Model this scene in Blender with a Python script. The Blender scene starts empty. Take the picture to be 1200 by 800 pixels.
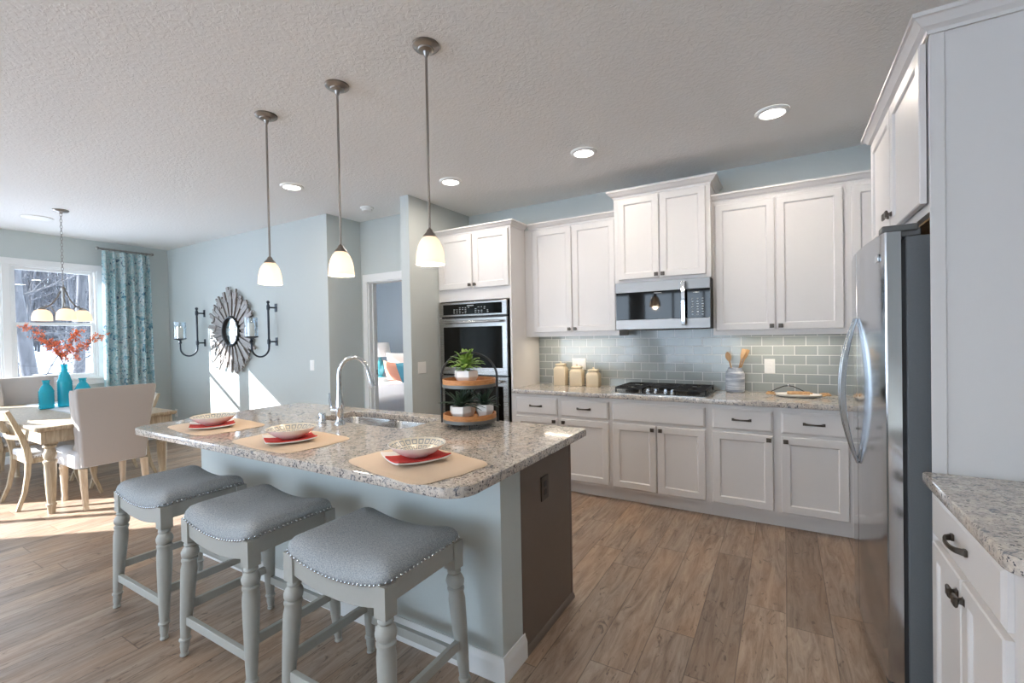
import bpy, math, random
from mathutils import Vector, Matrix
PI = math.pi
scn = bpy.context.scene
COL = scn.collection
random.seed(7)

# ------------------------------------------------------------------ camera
F_PX, YAW, PIT, ROL, CAMH = 538.53, math.radians(30.567), math.radians(-0.684), math.radians(-1.084), 1.4185
F0 = Vector((-math.sin(YAW), math.cos(YAW), 0)); R0 = Vector((math.cos(YAW), math.sin(YAW), 0)); U0 = Vector((0, 0, 1))
FW = F0*math.cos(PIT) + U0*math.sin(PIT); UU = U0*math.cos(PIT) - F0*math.sin(PIT)
RR = R0*math.cos(ROL) + UU*math.sin(ROL); UP = UU*math.cos(ROL) - R0*math.sin(ROL)
cd = bpy.data.cameras.new('camera'); cam = bpy.data.objects.new('camera', cd); COL.objects.link(cam)
cd.sensor_width = 36.0; cd.lens = F_PX/1200*36; cd.clip_start = 0.05; cd.clip_end = 300
M = Matrix((RR, UP, -FW)).transposed().to_4x4(); M.translation = Vector((0, 0, CAMH)); cam.matrix_world = M
scn.camera = cam

# ------------------------------------------------------------------ world, sun, exposure
SKY_COL, SKY_STR = (0.72, 0.855, 1.0), 6.2
SUN_STR, EXPO = 24.0, 0.54
CAN_W, CAN_COL = 6.2, (1.0, 0.87, 0.74)
w = bpy.data.worlds.new('sky'); scn.world = w; w.use_nodes = True
bg = w.node_tree.nodes['Background']; bg.inputs[0].default_value = (*SKY_COL, 1); bg.inputs[1].default_value = SKY_STR
sd = bpy.data.lights.new('sun', 'SUN'); sun = bpy.data.objects.new('sun', sd); COL.objects.link(sun)
sd.energy = SUN_STR; sd.angle = math.radians(0.5); sd.color = (1.0, 0.985, 0.96)
SUN_D = Vector((1, 0.84, -0.61)).normalized()
sun.rotation_euler = SUN_D.to_track_quat('-Z', 'Y').to_euler(); sun.location = (-14, -8, 10)
vs = scn.view_settings
vs.view_transform = 'Standard'; vs.look = 'None'; vs.exposure = EXPO; vs.gamma = 1.0; vs.use_curve_mapping = False
try:
    scn.cycles.use_denoising = True; scn.cycles.max_bounces = 10; scn.cycles.diffuse_bounces = 6
    scn.cycles.transparent_max_bounces = 16; scn.cycles.sample_clamp_indirect = 6.0; scn.cycles.caustics_reflective = False
    scn.cycles.caustics_refractive = False
except Exception:
    pass

# ------------------------------------------------------------------ materials
def lin(c):
    return tuple((x/12.92 if x <= 0.04045 else ((x+0.055)/1.055)**2.4) for x in c)
def rgb(r, g, b): return lin((r/255, g/255, b/255))
class NT:
    def __init__(s, name):
        s.m = bpy.data.materials.new(name); s.m.use_nodes = True; s.t = s.m.node_tree; s.n = s.t.nodes; s.l = s.t.links
        s.b = s.n['Principled BSDF']; s.out = s.n['Material Output']
    def add(s, typ, **kw):
        nd = s.n.new(typ)
        for k, v in kw.items(): setattr(nd, k, v)
        return nd
    def set(s, nd, **kw):
        for k, v in kw.items(): nd.inputs[k.replace('_', ' ')].default_value = v
        return nd
    def link(s, a, ao, b, bi): s.l.new(a.outputs[ao], b.inputs[bi])
    def math(s, op, a, b=None, c=None):
        nd = s.add('ShaderNodeMath', operation=op)
        for i, v in enumerate((a, b, c)):
            if v is None: continue
            if isinstance(v, (int, float)): nd.inputs[i].default_value = v
            else: s.l.new(v, nd.inputs[i])
        return nd.outputs[0]
    def coord(s, scale=(1, 1, 1), rot=(0, 0, 0), loc=(0, 0, 0)):
        tc = s.add('ShaderNodeTexCoord'); mp = s.add('ShaderNodeMapping')
        mp.inputs['Scale'].default_value = scale; mp.inputs['Rotation'].default_value = rot; mp.inputs['Location'].default_value = loc
        s.link(tc, 'Object', mp, 'Vector'); return mp.outputs[0]
    def noise(s, vec, scale, detail=4, rough=0.55, dist=0.0):
        nd = s.add('ShaderNodeTexNoise'); s.l.new(vec, nd.inputs['Vector'])
        nd.inputs['Scale'].default_value = scale; nd.inputs['Detail'].default_value = detail; nd.inputs['Roughness'].default_value = rough
        nd.inputs['Distortion'].default_value = dist
        return nd.outputs[0]
    def voro(s, vec, scale, feature='F1', out='Distance'):
        nd = s.add('ShaderNodeTexVoronoi', feature=feature); s.l.new(vec, nd.inputs['Vector']); nd.inputs['Scale'].default_value = scale
        return nd.outputs[out]
    def ramp(s, fac, stops, interp='LINEAR'):
        nd = s.add('ShaderNodeValToRGB'); cr = nd.color_ramp; cr.interpolation = interp
        while len(cr.elements) > 1: cr.elements.remove(cr.elements[0])
        for i, (p, c) in enumerate(stops):
            e = cr.elements[0] if i == 0 else cr.elements.new(p)
            e.position = p; e.color = (*c, 1) if len(c) == 3 else c
        s.l.new(fac, nd.inputs[0]); return nd.outputs[0]
    def mix(s, fac, a, b, mode='MIX'):
        nd = s.add('ShaderNodeMix', data_type='RGBA', blend_type=mode)
        for i, v in ((0, fac), (6, a), (7, b)):
            if isinstance(v, (int, float)): nd.inputs[i].default_value = v
            elif isinstance(v, tuple): nd.inputs[i].default_value = (*v, 1)
            else: s.l.new(v, nd.inputs[i])
        return nd.outputs[2]
    def bump(s, h, strength, dist=0.002):
        nd = s.add('ShaderNodeBump'); nd.inputs['Strength'].default_value = strength; nd.inputs['Distance'].default_value = dist
        s.l.new(h, nd.inputs['Height']); s.l.new(nd.outputs[0], s.b.inputs['Normal'])
    def base(s, col=None, rough=0.5, metal=0.0, spec=None, coat=None):
        if col is not None:
            if isinstance(col, tuple): s.b.inputs['Base Color'].default_value = (*col, 1)
            else: s.l.new(col, s.b.inputs['Base Color'])
        s.b.inputs['Roughness'].default_value = rough; s.b.inputs['Metallic'].default_value = metal
        if spec is not None: s.b.inputs['Specular IOR Level'].default_value = spec
        if coat is not None: s.b.inputs['Coat Weight'].default_value = coat
        return s.m

def plain(name, col, rough=0.5, metal=0.0, spec=None, noise=0.0, nscale=40, bump=0.0):
    k = NT(name)
    if noise or bump:
        v = k.coord(); n = k.noise(v, nscale, 4)
        if noise:
            k.base(k.mix(n, tuple(c*(1-noise) for c in col), tuple(min(1, c*(1+noise)) for c in col)), rough, metal, spec)
        else: k.base(col, rough, metal, spec)
        if bump: k.bump(n, bump)
    else: k.base(col, rough, metal, spec)
    return k.m

MT = {}
MT['wall'] = plain('wall_paint', rgb(196, 203, 202), 0.75, noise=0.02, nscale=90, bump=0.06)
MT['cab'] = plain('white_cabinet_paint', rgb(222, 220, 219), 0.38, noise=0.01, nscale=30)
MT['trim'] = plain('white_trim_paint', rgb(234, 235, 235), 0.42, noise=0.01, nscale=30)
MT['bedwall'] = plain('slate_wall_paint', rgb(150, 162, 174), 0.8, noise=0.02, nscale=90)
MT['bronze'] = plain('dark_bronze', rgb(92, 86, 80), 0.38, 0.85, noise=0.15, nscale=120)
MT['black'] = plain('black_plastic', rgb(22, 23, 25), 0.35, noise=0.1)
MT['glossblack'] = plain('black_glass', rgb(7, 8, 9), 0.04, spec=0.35, noise=0.02)
MT['iron'] = plain('cast_iron', rgb(34, 35, 38), 0.5, 0.3, noise=0.2, nscale=80)
MT['wroughtiron'] = plain('wrought_iron', rgb(52, 60, 70), 0.45, 0.6, noise=0.2, nscale=60)
MT['chrome'] = plain('chrome', rgb(215, 220, 226), 0.07, 1.0, noise=0.01)
MT['nickel'] = plain('brushed_nickel', rgb(150, 146, 142), 0.28, 1.0, noise=0.06, nscale=200)
MT['white'] = plain('white_plastic', rgb(238, 238, 236), 0.35, noise=0.01)
MT['ceramic'] = plain('white_ceramic', rgb(236, 235, 232), 0.22, noise=0.015)
MT['mirror'] = plain('mirror_glass', (0.86, 0.9, 0.94), 0.02, 1.0, noise=0.005)
MT['linen'] = plain('linen', rgb(178, 172, 168), 0.95, noise=0.07, nscale=420, bump=0.25)
MT['paleseat'] = plain('pale_linen_seat', rgb(218, 220, 224), 0.95, noise=0.05, nscale=420, bump=0.2)
MT['bedding'] = plain('bed_linen', rgb(232, 234, 242), 0.9, noise=0.03, nscale=20, bump=0.3)
MT['orange'] = plain('orange_fabric', rgb(238, 168, 140), 0.9, noise=0.05)
MT['tealfab'] = plain('teal_fabric', rgb(84, 150, 170), 0.9, noise=0.08)
MT['snow'] = plain('snow', rgb(206, 210, 222), 0.9, noise=0.03, nscale=1.2, bump=0.3)
MT['stoolpaint'] = plain('grey_stool_paint', rgb(170, 172, 168), 0.42, noise=0.04, nscale=50)
MT['greyband'] = plain('grey_metal_band', rgb(110, 112, 112), 0.45, 0.7, noise=0.08)
MT['candle'] = plain('candle_wax', rgb(244, 238, 226), 0.6, noise=0.02)
MT['red'] = plain('coral_red_cloth', rgb(206, 62, 56), 0.75, noise=0.08, nscale=200, bump=0.1)
MT['whitecloth'] = plain('white_cloth', rgb(236, 234, 232), 0.8, noise=0.03, nscale=200, bump=0.1)
MT['panelbrown'] = plain('brown_panel', rgb(112, 99, 90), 0.5, noise=0.05, nscale=25)
MT['rubberdark'] = plain('dark_rubber', rgb(40, 42, 45), 0.7, noise=0.05)
MT['cream'] = plain('cream_stoneware', rgb(214, 200, 174), 0.55, noise=0.05, nscale=30)
MT['mattray'] = plain('dark_metal', rgb(60, 62, 64), 0.45, 0.7, noise=0.05)

def m_wood(name, c1, c2, rough=0.5, sc=(30, 30, 2.5), bump=0.15):
    k = NT(name); v = k.coord(sc); n = k.noise(v, 1.6, 6, 0.6, 1.0)
    k.base(k.ramp(n, [(0.3, c1), (0.7, c2)]), rough); k.bump(n, bump); return k.m
MT['lightwood'] = m_wood('pale_oak', rgb(142, 127, 106), rgb(190, 175, 152))
MT['legwood'] = m_wood('bleached_wood', rgb(190, 168, 142), rgb(222, 204, 180))
MT['honeywood'] = m_wood('honey_wood', rgb(160, 104, 58), rgb(206, 148, 92), sc=(12, 12, 60))
MT['utensil'] = m_wood('utensil_wood', rgb(176, 134, 90), rgb(208, 170, 124))
MT['plywood'] = m_wood('cabinet_underside_wood', rgb(150, 112, 70), rgb(180, 140, 92), sc=(4, 40, 4))
MT['silverwood'] = m_wood('silvered_wood', rgb(118, 112, 108), rgb(162, 156, 152), rough=0.45, sc=(50, 50, 50))
MT['bark'] = m_wood('winter_bark', rgb(40, 40, 44), rgb(76, 76, 80), 0.9, sc=(8, 8, 2))

def m_ceiling():
    k = NT('textured_ceiling'); v = k.coord(); n = k.noise(v, 46, 3, 0.5, 0.6)
    h = k.ramp(n, [(0.42, (0, 0, 0)), (0.6, (1, 1, 1))]); k.base(rgb(240, 240, 239), 0.9)
    k.bump(h, 0.32, 0.004); return k.m
MT['ceiling'] = m_ceiling()

def m_floor():
    k = NT('plank_floor'); tc = k.add('ShaderNodeTexCoord'); sp = k.add('ShaderNodeSeparateXYZ'); k.link(tc, 'Object', sp, 0)
    X = k.math('DIVIDE', sp.outputs[0], 0.185); row = k.math('FLOOR', X); fx = k.math('FRACT', X)
    wn = k.add('ShaderNodeTexWhiteNoise', noise_dimensions='1D'); k.l.new(row, wn.inputs['W'])
    Y = k.math('ADD', k.math('DIVIDE', sp.outputs[1], 1.22), k.math('MULTIPLY', wn.outputs[0], 5.0))
    pid = k.math('FLOOR', Y); fy = k.math('FRACT', Y)
    cb = k.add('ShaderNodeCombineXYZ'); k.l.new(row, cb.inputs[0]); k.l.new(pid, cb.inputs[1])
    w2 = k.add('ShaderNodeTexWhiteNoise', noise_dimensions='2D'); k.l.new(cb.outputs[0], w2.inputs['Vector'])
    # sub-blocks inside a plank (the print mixes several boards)
    off = k.add('ShaderNodeVectorMath', operation='MULTIPLY_ADD')
    k.link(w2, 'Color', off, 0); off.inputs[1].default_value = (40, 40, 40); k.link(tc, 'Object', off, 2)
    mp = k.add('ShaderNodeMapping'); mp.inputs['Scale'].default_value = (13, 1.5, 1); k.l.new(off.outputs[0], mp.inputs[0])
    g1 = k.noise(mp.outputs[0], 1.7, 10, 0.72, 1.3)
    mp2 = k.add('ShaderNodeMapping'); mp2.inputs['Scale'].default_value = (60, 4, 1); k.l.new(off.outputs[0], mp2.inputs[0])
    g2 = k.noise(mp2.outputs[0], 1.5, 4, 0.6, 0.4)
    mp3 = k.add('ShaderNodeMapping'); mp3.inputs['Scale'].default_value = (3.5, 1.4, 1); k.l.new(off.outputs[0], mp3.inputs[0])
    g3 = k.noise(mp3.outputs[0], 1.6, 2, 0.5, 0.3)
    c = k.ramp(g1, [(0.27, rgb(84, 69, 60)), (0.41, rgb(136, 119, 106)), (0.54, rgb(166, 149, 134)), (0.72, rgb(190, 175, 158))])
    c = k.mix(k.math('MULTIPLY', g2, 0.32), c, rgb(86, 74, 68))
    c = k.mix(k.ramp(g3, [(0.35, (0, 0, 0)), (0.75, (0.45, 0.45, 0.45))]), c, rgb(184, 150, 120), 'MIX')
    mp4 = k.add('ShaderNodeMapping'); mp4.inputs['Scale'].default_value = (5.5, 2.2, 1); k.l.new(off.outputs[0], mp4.inputs[0])
    g4 = k.noise(mp4.outputs[0], 2.6, 6, 0.66, 2.4)
    c = k.mix(k.ramp(g4, [(0.60, (0, 0, 0)), (0.68, (0.75,)*3), (0.74, (0.35,)*3)]), c, rgb(74, 58, 50))
    tone = k.ramp(w2.outputs[0], [(0.0, (0.74, 0.72, 0.71)), (0.35, (0.96, 0.96, 0.97)), (1.0, (1.12, 1.09, 1.05))])
    c = k.mix(1.0, c, tone, 'MULTIPLY')
    ex = k.math('MINIMUM', fx, k.math('SUBTRACT', 1.0, fx)); ey = k.math('MINIMUM', fy, k.math('SUBTRACT', 1.0, fy))
    sx = k.math('GREATER_THAN', 0.012, ex); sy = k.math('GREATER_THAN', 0.0020, ey); seam = k.math('MAXIMUM', sx, sy)
    c = k.mix(k.math('MULTIPLY', seam, 0.55), c, rgb(70, 58, 52))
    k.base(c, 0.36, spec=0.45)
    rr = k.ramp(g1, [(0.2, (0.42,)*3), (0.8, (0.28,)*3)]); k.l.new(rr, k.b.inputs['Roughness'])
    k.bump(k.math('SUBTRACT', g2, k.math('MULTIPLY', seam, 1.5)), 0.12, 0.002)
    return k.m
MT['floor'] = m_floor()

def m_granite():
    k = NT('speckled_granite'); v = k.coord()
    n0 = k.noise(v, 9, 3, 0.5, 0.5); n1 = k.noise(v, 42, 5, 0.7, 0.6); n2 = k.noise(v, 120, 3, 0.6); n3 = k.noise(v, 26, 4, 0.65, 1.2)
    c = k.ramp(n1, [(0.30, rgb(120, 120, 124)), (0.44, rgb(184, 178, 172)), (0.60, rgb(214, 206, 196)), (0.8, rgb(236, 232, 226))])
    c = k.mix(k.ramp(n0, [(0.35, (0, 0, 0)), (0.7, (0.5, 0.5, 0.5))]), c, rgb(196, 184, 170))
    c = k.mix(k.ramp(n3, [(0.57, (0, 0, 0)), (0.64, (0.9,)*3)]), c, rgb(112, 116, 126))
    c = k.mix(k.ramp(n2, [(0.58, (0, 0, 0)), (0.63, (1, 1, 1))]), c, rgb(74, 76, 86))
    vo = k.voro(v, 55); n4 = k.noise(v, 14, 2)
    dots = k.math('MULTIPLY', k.math('LESS_THAN', vo, 0.26), k.math('GREATER_THAN', n4, 0.52))
    c = k.mix(k.math('MULTIPLY', dots, 0.8), c, rgb(58, 58, 66))
    k.base(c, 0.10, spec=0.5, coat=0.25); return k.m
MT['granite'] = m_granite()

def m_tile():
    k = NT('subway_tile'); tc = k.add('ShaderNodeTexCoord'); sp = k.add('ShaderNodeSeparateXYZ'); k.link(tc, 'Object', sp, 0)
    cb = k.add('ShaderNodeCombineXYZ'); k.l.new(sp.outputs[0], cb.inputs[0]); k.l.new(k.math('SUBTRACT', sp.outputs[2], 0.9145), cb.inputs[1])
    br = k.add('ShaderNodeTexBrick'); k.l.new(cb.outputs[0], br.inputs['Vector'])
    k.set(br, Scale=1.0, Mortar_Size=0.0024, Mortar_Smooth=0.1, Bias=0.0, Brick_Width=0.1545, Row_Height=0.0765)
    br.inputs['Color1'].default_value = (*rgb(158, 166, 166), 1); br.inputs['Color2'].default_value = (*rgb(172, 179, 178), 1)
    br.inputs['Mortar'].default_value = (*rgb(228, 230, 228), 1); br.offset = 0.5
    n = k.noise(k.coord((6, 6, 90)), 1.5, 3)
    c = k.mix(k.math('MULTIPLY', n, 0.18), br.outputs['Color'], rgb(130, 140, 144))
    k.base(c, 0.12, spec=0.5); f = br.outputs['Fac']
    k.l.new(k.ramp(f, [(0, (0.10,)*3), (1, (0.6,)*3)]), k.b.inputs['Roughness'])
    k.bump(k.math('SUBTRACT', 1.0, f), 0.35, 0.002); return k.m
MT['tile'] = m_tile()

def m_steel(name, col, rough, axis=2):
    k = NT(name); s = [140, 140, 140]; s[axis] = 1.2
    n = k.noise(k.coord(tuple(s)), 2.0, 3)
    k.base(k.mix(n, tuple(c*0.93 for c in col), col), rough, 1.0)
    k.l.new(k.ramp(n, [(0.2, (rough*0.85,)*3), (0.8, (rough*1.2,)*3)]), k.b.inputs['Roughness']); return k.m
MT['steel'] = m_steel('brushed_stainless', rgb(168, 167, 165), 0.26, 0)
MT['darksteel'] = m_steel('dark_stainless', rgb(140, 139, 138), 0.36, 0)
MT['satin'] = plain('satin_metal', rgb(188, 193, 198), 0.22, 1.0, noise=0.01)
MT['fridge'] = m_steel('satin_stainless_door', rgb(196, 200, 205), 0.13, 2)
MT['sinksteel'] = m_steel('sink_stainless', rgb(200, 202, 204), 0.26, 0)
MT['fridgebody'] = plain('textured_grey_casing', rgb(98, 103, 106), 0.5, noise=0.08, nscale=200, bump=0.5)

def m_fabric(name, c1, c2, sc=260):
    k = NT(name); v = k.coord(); n = k.noise(v, sc, 3, 0.7); n2 = k.noise(v, sc*0.35, 3)
    c = k.ramp(n, [(0.35, c1), (0.65, c2)]); c = k.mix(k.math('MULTIPLY', n2, 0.3), c, c1)
    k.base(c, 0.95, spec=0.2); k.bump(n, 0.35, 0.001); return k.m
MT['tweed'] = m_fabric('grey_tweed', rgb(136, 144, 150), rgb(190, 195, 198))

def m_curtain():
    k = NT('floral_curtain'); v = k.coord((1, 1, 1)); n = k.noise(v, 8, 5, 0.62, 1.4); n2 = k.noise(v, 19, 4, 0.6, 1.0)
    c = k.ramp(n, [(0.30, rgb(96, 140, 166)), (0.40, rgb(150, 194, 206)), (0.48, rgb(232, 238, 238)), (0.60, rgb(166, 208, 214)), (0.68, rgb(236, 242, 242))])
    c = k.mix(k.ramp(n2, [(0.60, (0, 0, 0)), (0.65, (0.9,)*3)]), c, rgb(52, 84, 124))
    tr = k.add('ShaderNodeBsdfTranslucent'); mx = k.add('ShaderNodeMixShader'); mx.inputs[0].default_value = 0.35
    k.base(c, 0.9); k.l.new(c, tr.inputs[0]); k.link(k.b, 0, mx, 1); k.link(tr, 0, mx, 2); k.link(mx, 0, k.out, 0); return k.m
MT['curtain'] = m_curtain()

def m_glass(name, col=(1, 1, 1), refl=0.08, rough=0.0):
    k = NT(name); tr = k.add('ShaderNodeBsdfTransparent'); gl = k.add('ShaderNodeBsdfGlossy'); mx = k.add('ShaderNodeMixShader')
    lw = k.add('ShaderNodeLayerWeight'); lw.inputs[0].default_value = 0.25
    f = k.math('ADD', k.math('MULTIPLY', lw.outputs['Fresnel'], 0.6), refl*0.4)
    tr.inputs[0].default_value = (*col, 1); gl.inputs['Roughness'].default_value = rough
    k.l.new(f, mx.inputs[0]); k.link(tr, 0, mx, 1); k.link(gl, 0, mx, 2); k.link(mx, 0, k.out, 0); return k.m
MT['pane'] = m_glass('window_glass', (0.97, 0.985, 1.0))
MT['hurricane'] = m_glass('clear_glass', (0.93, 0.965, 0.99), 0.12)
def m_vase():
    k = NT('turquoise_glass'); k.base(rgb(70, 206, 222), 0.10, spec=0.6)
    tr = k.add('ShaderNodeBsdfTransparent'); tr.inputs[0].default_value = (*rgb(120, 226, 236), 1)
    mx = k.add('ShaderNodeMixShader'); mx.inputs[0].default_value = 0.6; k.link(k.b, 0, mx, 1); k.link(tr, 0, mx, 2); k.link(mx, 0, k.out, 0); return k.m
MT['vase'] = m_vase()
def m_shade(name, col, emit, ecol):
    k = NT(name); k.base(col, 0.35); tr = k.add('ShaderNodeBsdfTranslucent'); tr.inputs[0].default_value = (*col, 1)
    mx = k.add('ShaderNodeMixShader'); mx.inputs[0].default_value = 0.4; k.link(k.b, 0, mx, 1); k.link(tr, 0, mx, 2); k.link(mx, 0, k.out, 0)
    k.b.inputs['Emission Color'].default_value = (*ecol, 1); k.b.inputs['Emission Strength'].default_value = emit; return k.m
MT['shade'] = m_shade('frosted_glass_shade', rgb(250, 240, 226), 0.22, rgb(255, 232, 206))
MT['lampshade'] = m_shade('fabric_lamp_shade', rgb(240, 240, 240), 0.0, (1, 1, 1))
def m_emit(name, col, s):
    k = NT(name); e = k.add('ShaderNodeEmission'); e.inputs[0].default_value = (*col, 1); e.inputs[1].default_value = s; k.link(e, 0, k.out, 0); return k.m
MT['bulb'] = m_emit('lit_bulb', (1, 0.92, 0.80), 9)
MT['led'] = m_emit('lit_led_disc', (1, 0.96, 0.9), 6)
MT['ledstrip'] = m_emit('lit_led_strip', (1, 0.88, 0.7), 1.5)
def m_mat():
    k = NT('ridged_placemat'); v = k.coord((1, 1, 1), (0, 0, 0.6)); wv = k.add('ShaderNodeTexWave'); k.l.new(v, wv.inputs[0]); k.set(wv, Scale=42.0)
    k.base(k.mix(wv.outputs[1], rgb(206, 184, 160), rgb(226, 206, 184)), 0.9); k.bump(wv.outputs[1], 0.4, 0.002); return k.m
MT['placemat'] = m_mat()
def m_bowl():
    k = NT('patterned_bowl_glaze'); tc = k.add('ShaderNodeTexCoord'); sp = k.add('ShaderNodeSeparateXYZ'); k.link(tc, 'Object', sp, 0)
    ang = k.math('ARCTAN2', sp.outputs[1], sp.outputs[0]); r = k.math('SQRT', k.math('ADD', k.math('POWER', sp.outputs[0], 2.0), k.math('POWER', sp.outputs[1], 2.0)))
    fa = k.math('FRACT', k.math('MULTIPLY', ang, 22/(2*PI))); fr = k.math('FRACT', k.math('MULTIPLY', r, 36.0))
    da = k.math('ABSOLUTE', k.math('SUBTRACT', fa, 0.5)); dr = k.math('ABSOLUTE', k.math('SUBTRACT', fr, 0.5)); d = k.math('MAXIMUM', da, dr)
    ln = k.math('MULTIPLY', k.math('GREATER_THAN', d, 0.24), k.math('LESS_THAN', d, 0.38)); ln = k.math('MULTIPLY', ln, k.math('GREATER_THAN', r, 0.05))
    k.base(k.mix(ln, rgb(220, 214, 200), rgb(146, 156, 162)), 0.25); return k.m
MT['bowlpat'] = m_bowl()
def m_crock():
    k = NT('ribbed_blue_glaze'); n = k.noise(k.coord((4, 4, 60)), 1.2, 4, 0.6)
    k.base(k.ramp(n, [(0.35, rgb(120, 132, 152)), (0.5, rgb(176, 184, 196)), (0.65, rgb(222, 226, 230))]), 0.35); return k.m
MT['crock'] = m_crock()
def m_leaf(name, a, b_):
    k = NT(name); n = k.noise(k.coord(), 40, 3); k.base(k.mix(n, a, b_), 0.5); return k.m
MT['leafgreen'] = m_leaf('fresh_green_leaf', rgb(70, 110, 44), rgb(150, 186, 84))
MT['leafdark'] = m_leaf('dark_green_leaf', rgb(24, 40, 32), rgb(58, 84, 60))
MT['blossom'] = m_leaf('orange_blossom', rgb(232, 104, 48), rgb(250, 170, 120))
MT['twig'] = plain('brown_twig', rgb(86, 62, 50), 0.8, noise=0.1)
MT['lampteal'] = plain('teal_glass_lamp', rgb(70, 140, 150), 0.12, spec=0.6, noise=0.1)
MT['runner'] = plain('white_table_runner', rgb(226, 230, 236), 0.9, noise=0.03, nscale=300, bump=0.1)
MT['keytext'] = plain('pale_printed_keys', rgb(190, 196, 200), 0.5, noise=0.02)

# ------------------------------------------------------------------ mesh builder
class MB:
    def __init__(s): s.v = []; s.f = []; s.mi = []; s.cur = 0
    def _f(s, f): s.f.append(tuple(f)); s.mi.append(s.cur)
    def box(s, x0, y0, z0, x1, y1, z1):
        x0, x1 = min(x0, x1), max(x0, x1); y0, y1 = min(y0, y1), max(y0, y1); z0, z1 = min(z0, z1), max(z0, z1)
        b = len(s.v)
        s.v += [(x0, y0, z0), (x1, y0, z0), (x1, y1, z0), (x0, y1, z0), (x0, y0, z1), (x1, y0, z1), (x1, y1, z1), (x0, y1, z1)]
        for f in ((0, 3, 2, 1), (4, 5, 6, 7), (0, 1, 5, 4), (1, 2, 6, 5), (2, 3, 7, 6), (3, 0, 4, 7)): s._f([b+i for i in f])
        return s
    def loft(s, rings, closed=True, cap0=True, cap1=True):
        b = len(s.v); n = len(rings[0])
        for r in rings: s.v += [tuple(p) for p in r]
        for k in range(len(rings)-1):
            for i in range(n if closed else n-1):
                j = (i+1) % n; s._f((b+k*n+i, b+k*n+j, b+(k+1)*n+j, b+(k+1)*n+i))
        if cap0: s._f([b+i for i in range(n)][::-1])
        if cap1: s._f([b+(len(rings)-1)*n+i for i in range(n)])
        return s
    def lathe(s, prof, c=(0, 0, 0), n=24, cap0=True, cap1=True, mat=None, phase=0.0):
        rings = []
        for r, z in prof:
            ring = [Vector((max(r, 1e-5)*math.cos(2*PI*i/n+phase), max(r, 1e-5)*math.sin(2*PI*i/n+phase), z)) for i in range(n)]
            if mat is not None: ring = [mat @ p for p in ring]
            rings.append([(p.x+c[0], p.y+c[1], p.z+c[2]) for p in ring])
        return s.loft(rings, True, cap0, cap1)
    def tube(s, pts, r, n=10, caps=True):
        pts = [Vector(p) for p in pts]; m = len(pts); rs = r if isinstance(r, (list, tuple)) else [r]*m
        rings = []; up = None
        for i, p in enumerate(pts):
            t = (pts[min(i+1, m-1)] - pts[max(i-1, 0)])
            if t.length < 1e-9: t = Vector((0, 0, 1))
            t.normalize()
            if up is None:
                a = Vector((0, 0, 1)) if abs(t.z) < 0.9 else Vector((1, 0, 0)); up = (a - t*a.dot(t)).normalized()
            else:
                up = up - t*up.dot(t)
                up = up.normalized() if up.length > 1e-6 else t.orthogonal().normalized()
            sd_ = t.cross(up)
            rings.append([tuple(p + (up*math.cos(2*PI*k/n) + sd_*math.sin(2*PI*k/n))*rs[i]) for k in range(n)])
        return s.loft(rings, True, caps, caps)
    def bar(s, pts, w, h, side):
        """rectangular section swept along pts; 'side' gives the width direction"""
        pts = [Vector(p) for p in pts]; m = len(pts); sd_ = Vector(side).normalized(); rings = []
        ws = w if isinstance(w, (list, tuple)) else [w]*m; hs = h if isinstance(h, (list, tuple)) else [h]*m
        for i, p in enumerate(pts):
            t = (pts[min(i+1, m-1)] - pts[max(i-1, 0)]).normalized(); nn = t.cross(sd_).normalized(); s2 = nn.cross(t).normalized()
            a, b_ = s2*ws[i]/2, nn*hs[i]/2
            rings.append([tuple(p-a-b_), tuple(p+a-b_), tuple(p+a+b_), tuple(p-a+b_)])
        return s.loft(rings)
    def prism(s, poly, z0, z1):
        return s.loft([[(x, y, z0) for x, y in poly], [(x, y, z1) for x, y in poly]])
    def sweep(s, path, prof, side=1, closed=False):
        """profile (out, z) swept along a plan path with mitred corners; side=+1 puts 'out' to the right of travel"""
        n = len(path); P = [Vector(p).to_2d() for p in path]; rings = []
        for i in range(n):
            def nrm(a, b_):
                d = (b_-a).normalized(); return Vector((d.y, -d.x))*side
            if closed: n1 = nrm(P[i-1], P[i]); n2 = nrm(P[i], P[(i+1) % n])
            else:
                n1 = nrm(P[max(i-1, 0)], P[max(i-1, 0)+1]); n2 = nrm(P[min(i, n-2)], P[min(i, n-2)+1])
            m_ = n1+n2; m_ = m_/max(m_.dot(n1), 1e-6) if m_.length > 1e-6 else n1
            rings.append([(P[i].x+m_.x*o, P[i].y+m_.y*o, z) for o, z in prof])
        if closed: rings.append(rings[0])
        return s.loft(rings, True, not closed, not closed)
    def sphere(s, c, r, n=12, sz=1.0):
        m = max(4, n//2); return s.lathe([(r*math.sin(PI*i/m), -r*sz*math.cos(PI*i/m)) for i in range(m+1)], c, n, False, False)
    def build(s, name, mats, parent=None, bevel=0.0, seg=2, sub=0, ang=35, flat=False, loc=None, rot=None):
        me = bpy.data.meshes.new(name); me.from_pydata(s.v, [], s.f); me.update()
        mats = mats if isinstance(mats, (list, tuple)) else [mats]
        for m_ in mats: me.materials.append(MT[m_] if isinstance(m_, str) else m_)
        for i, p in enumerate(me.polygons): p.material_index = s.mi[i]
        bmx = __import__('bmesh').new(); bmx.from_mesh(me); __import__('bmesh').ops.recalc_face_normals(bmx, faces=bmx.faces); bmx.to_mesh(me); bmx.free()
        if not flat:
            me.shade_smooth(); me.set_sharp_from_angle(angle=math.radians(ang))
        o = bpy.data.objects.new(name, me); COL.objects.link(o)
        if parent is not None: o.parent = parent
        if loc is not None: o.location = loc
        if rot is not None: o.rotation_euler = rot
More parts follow.
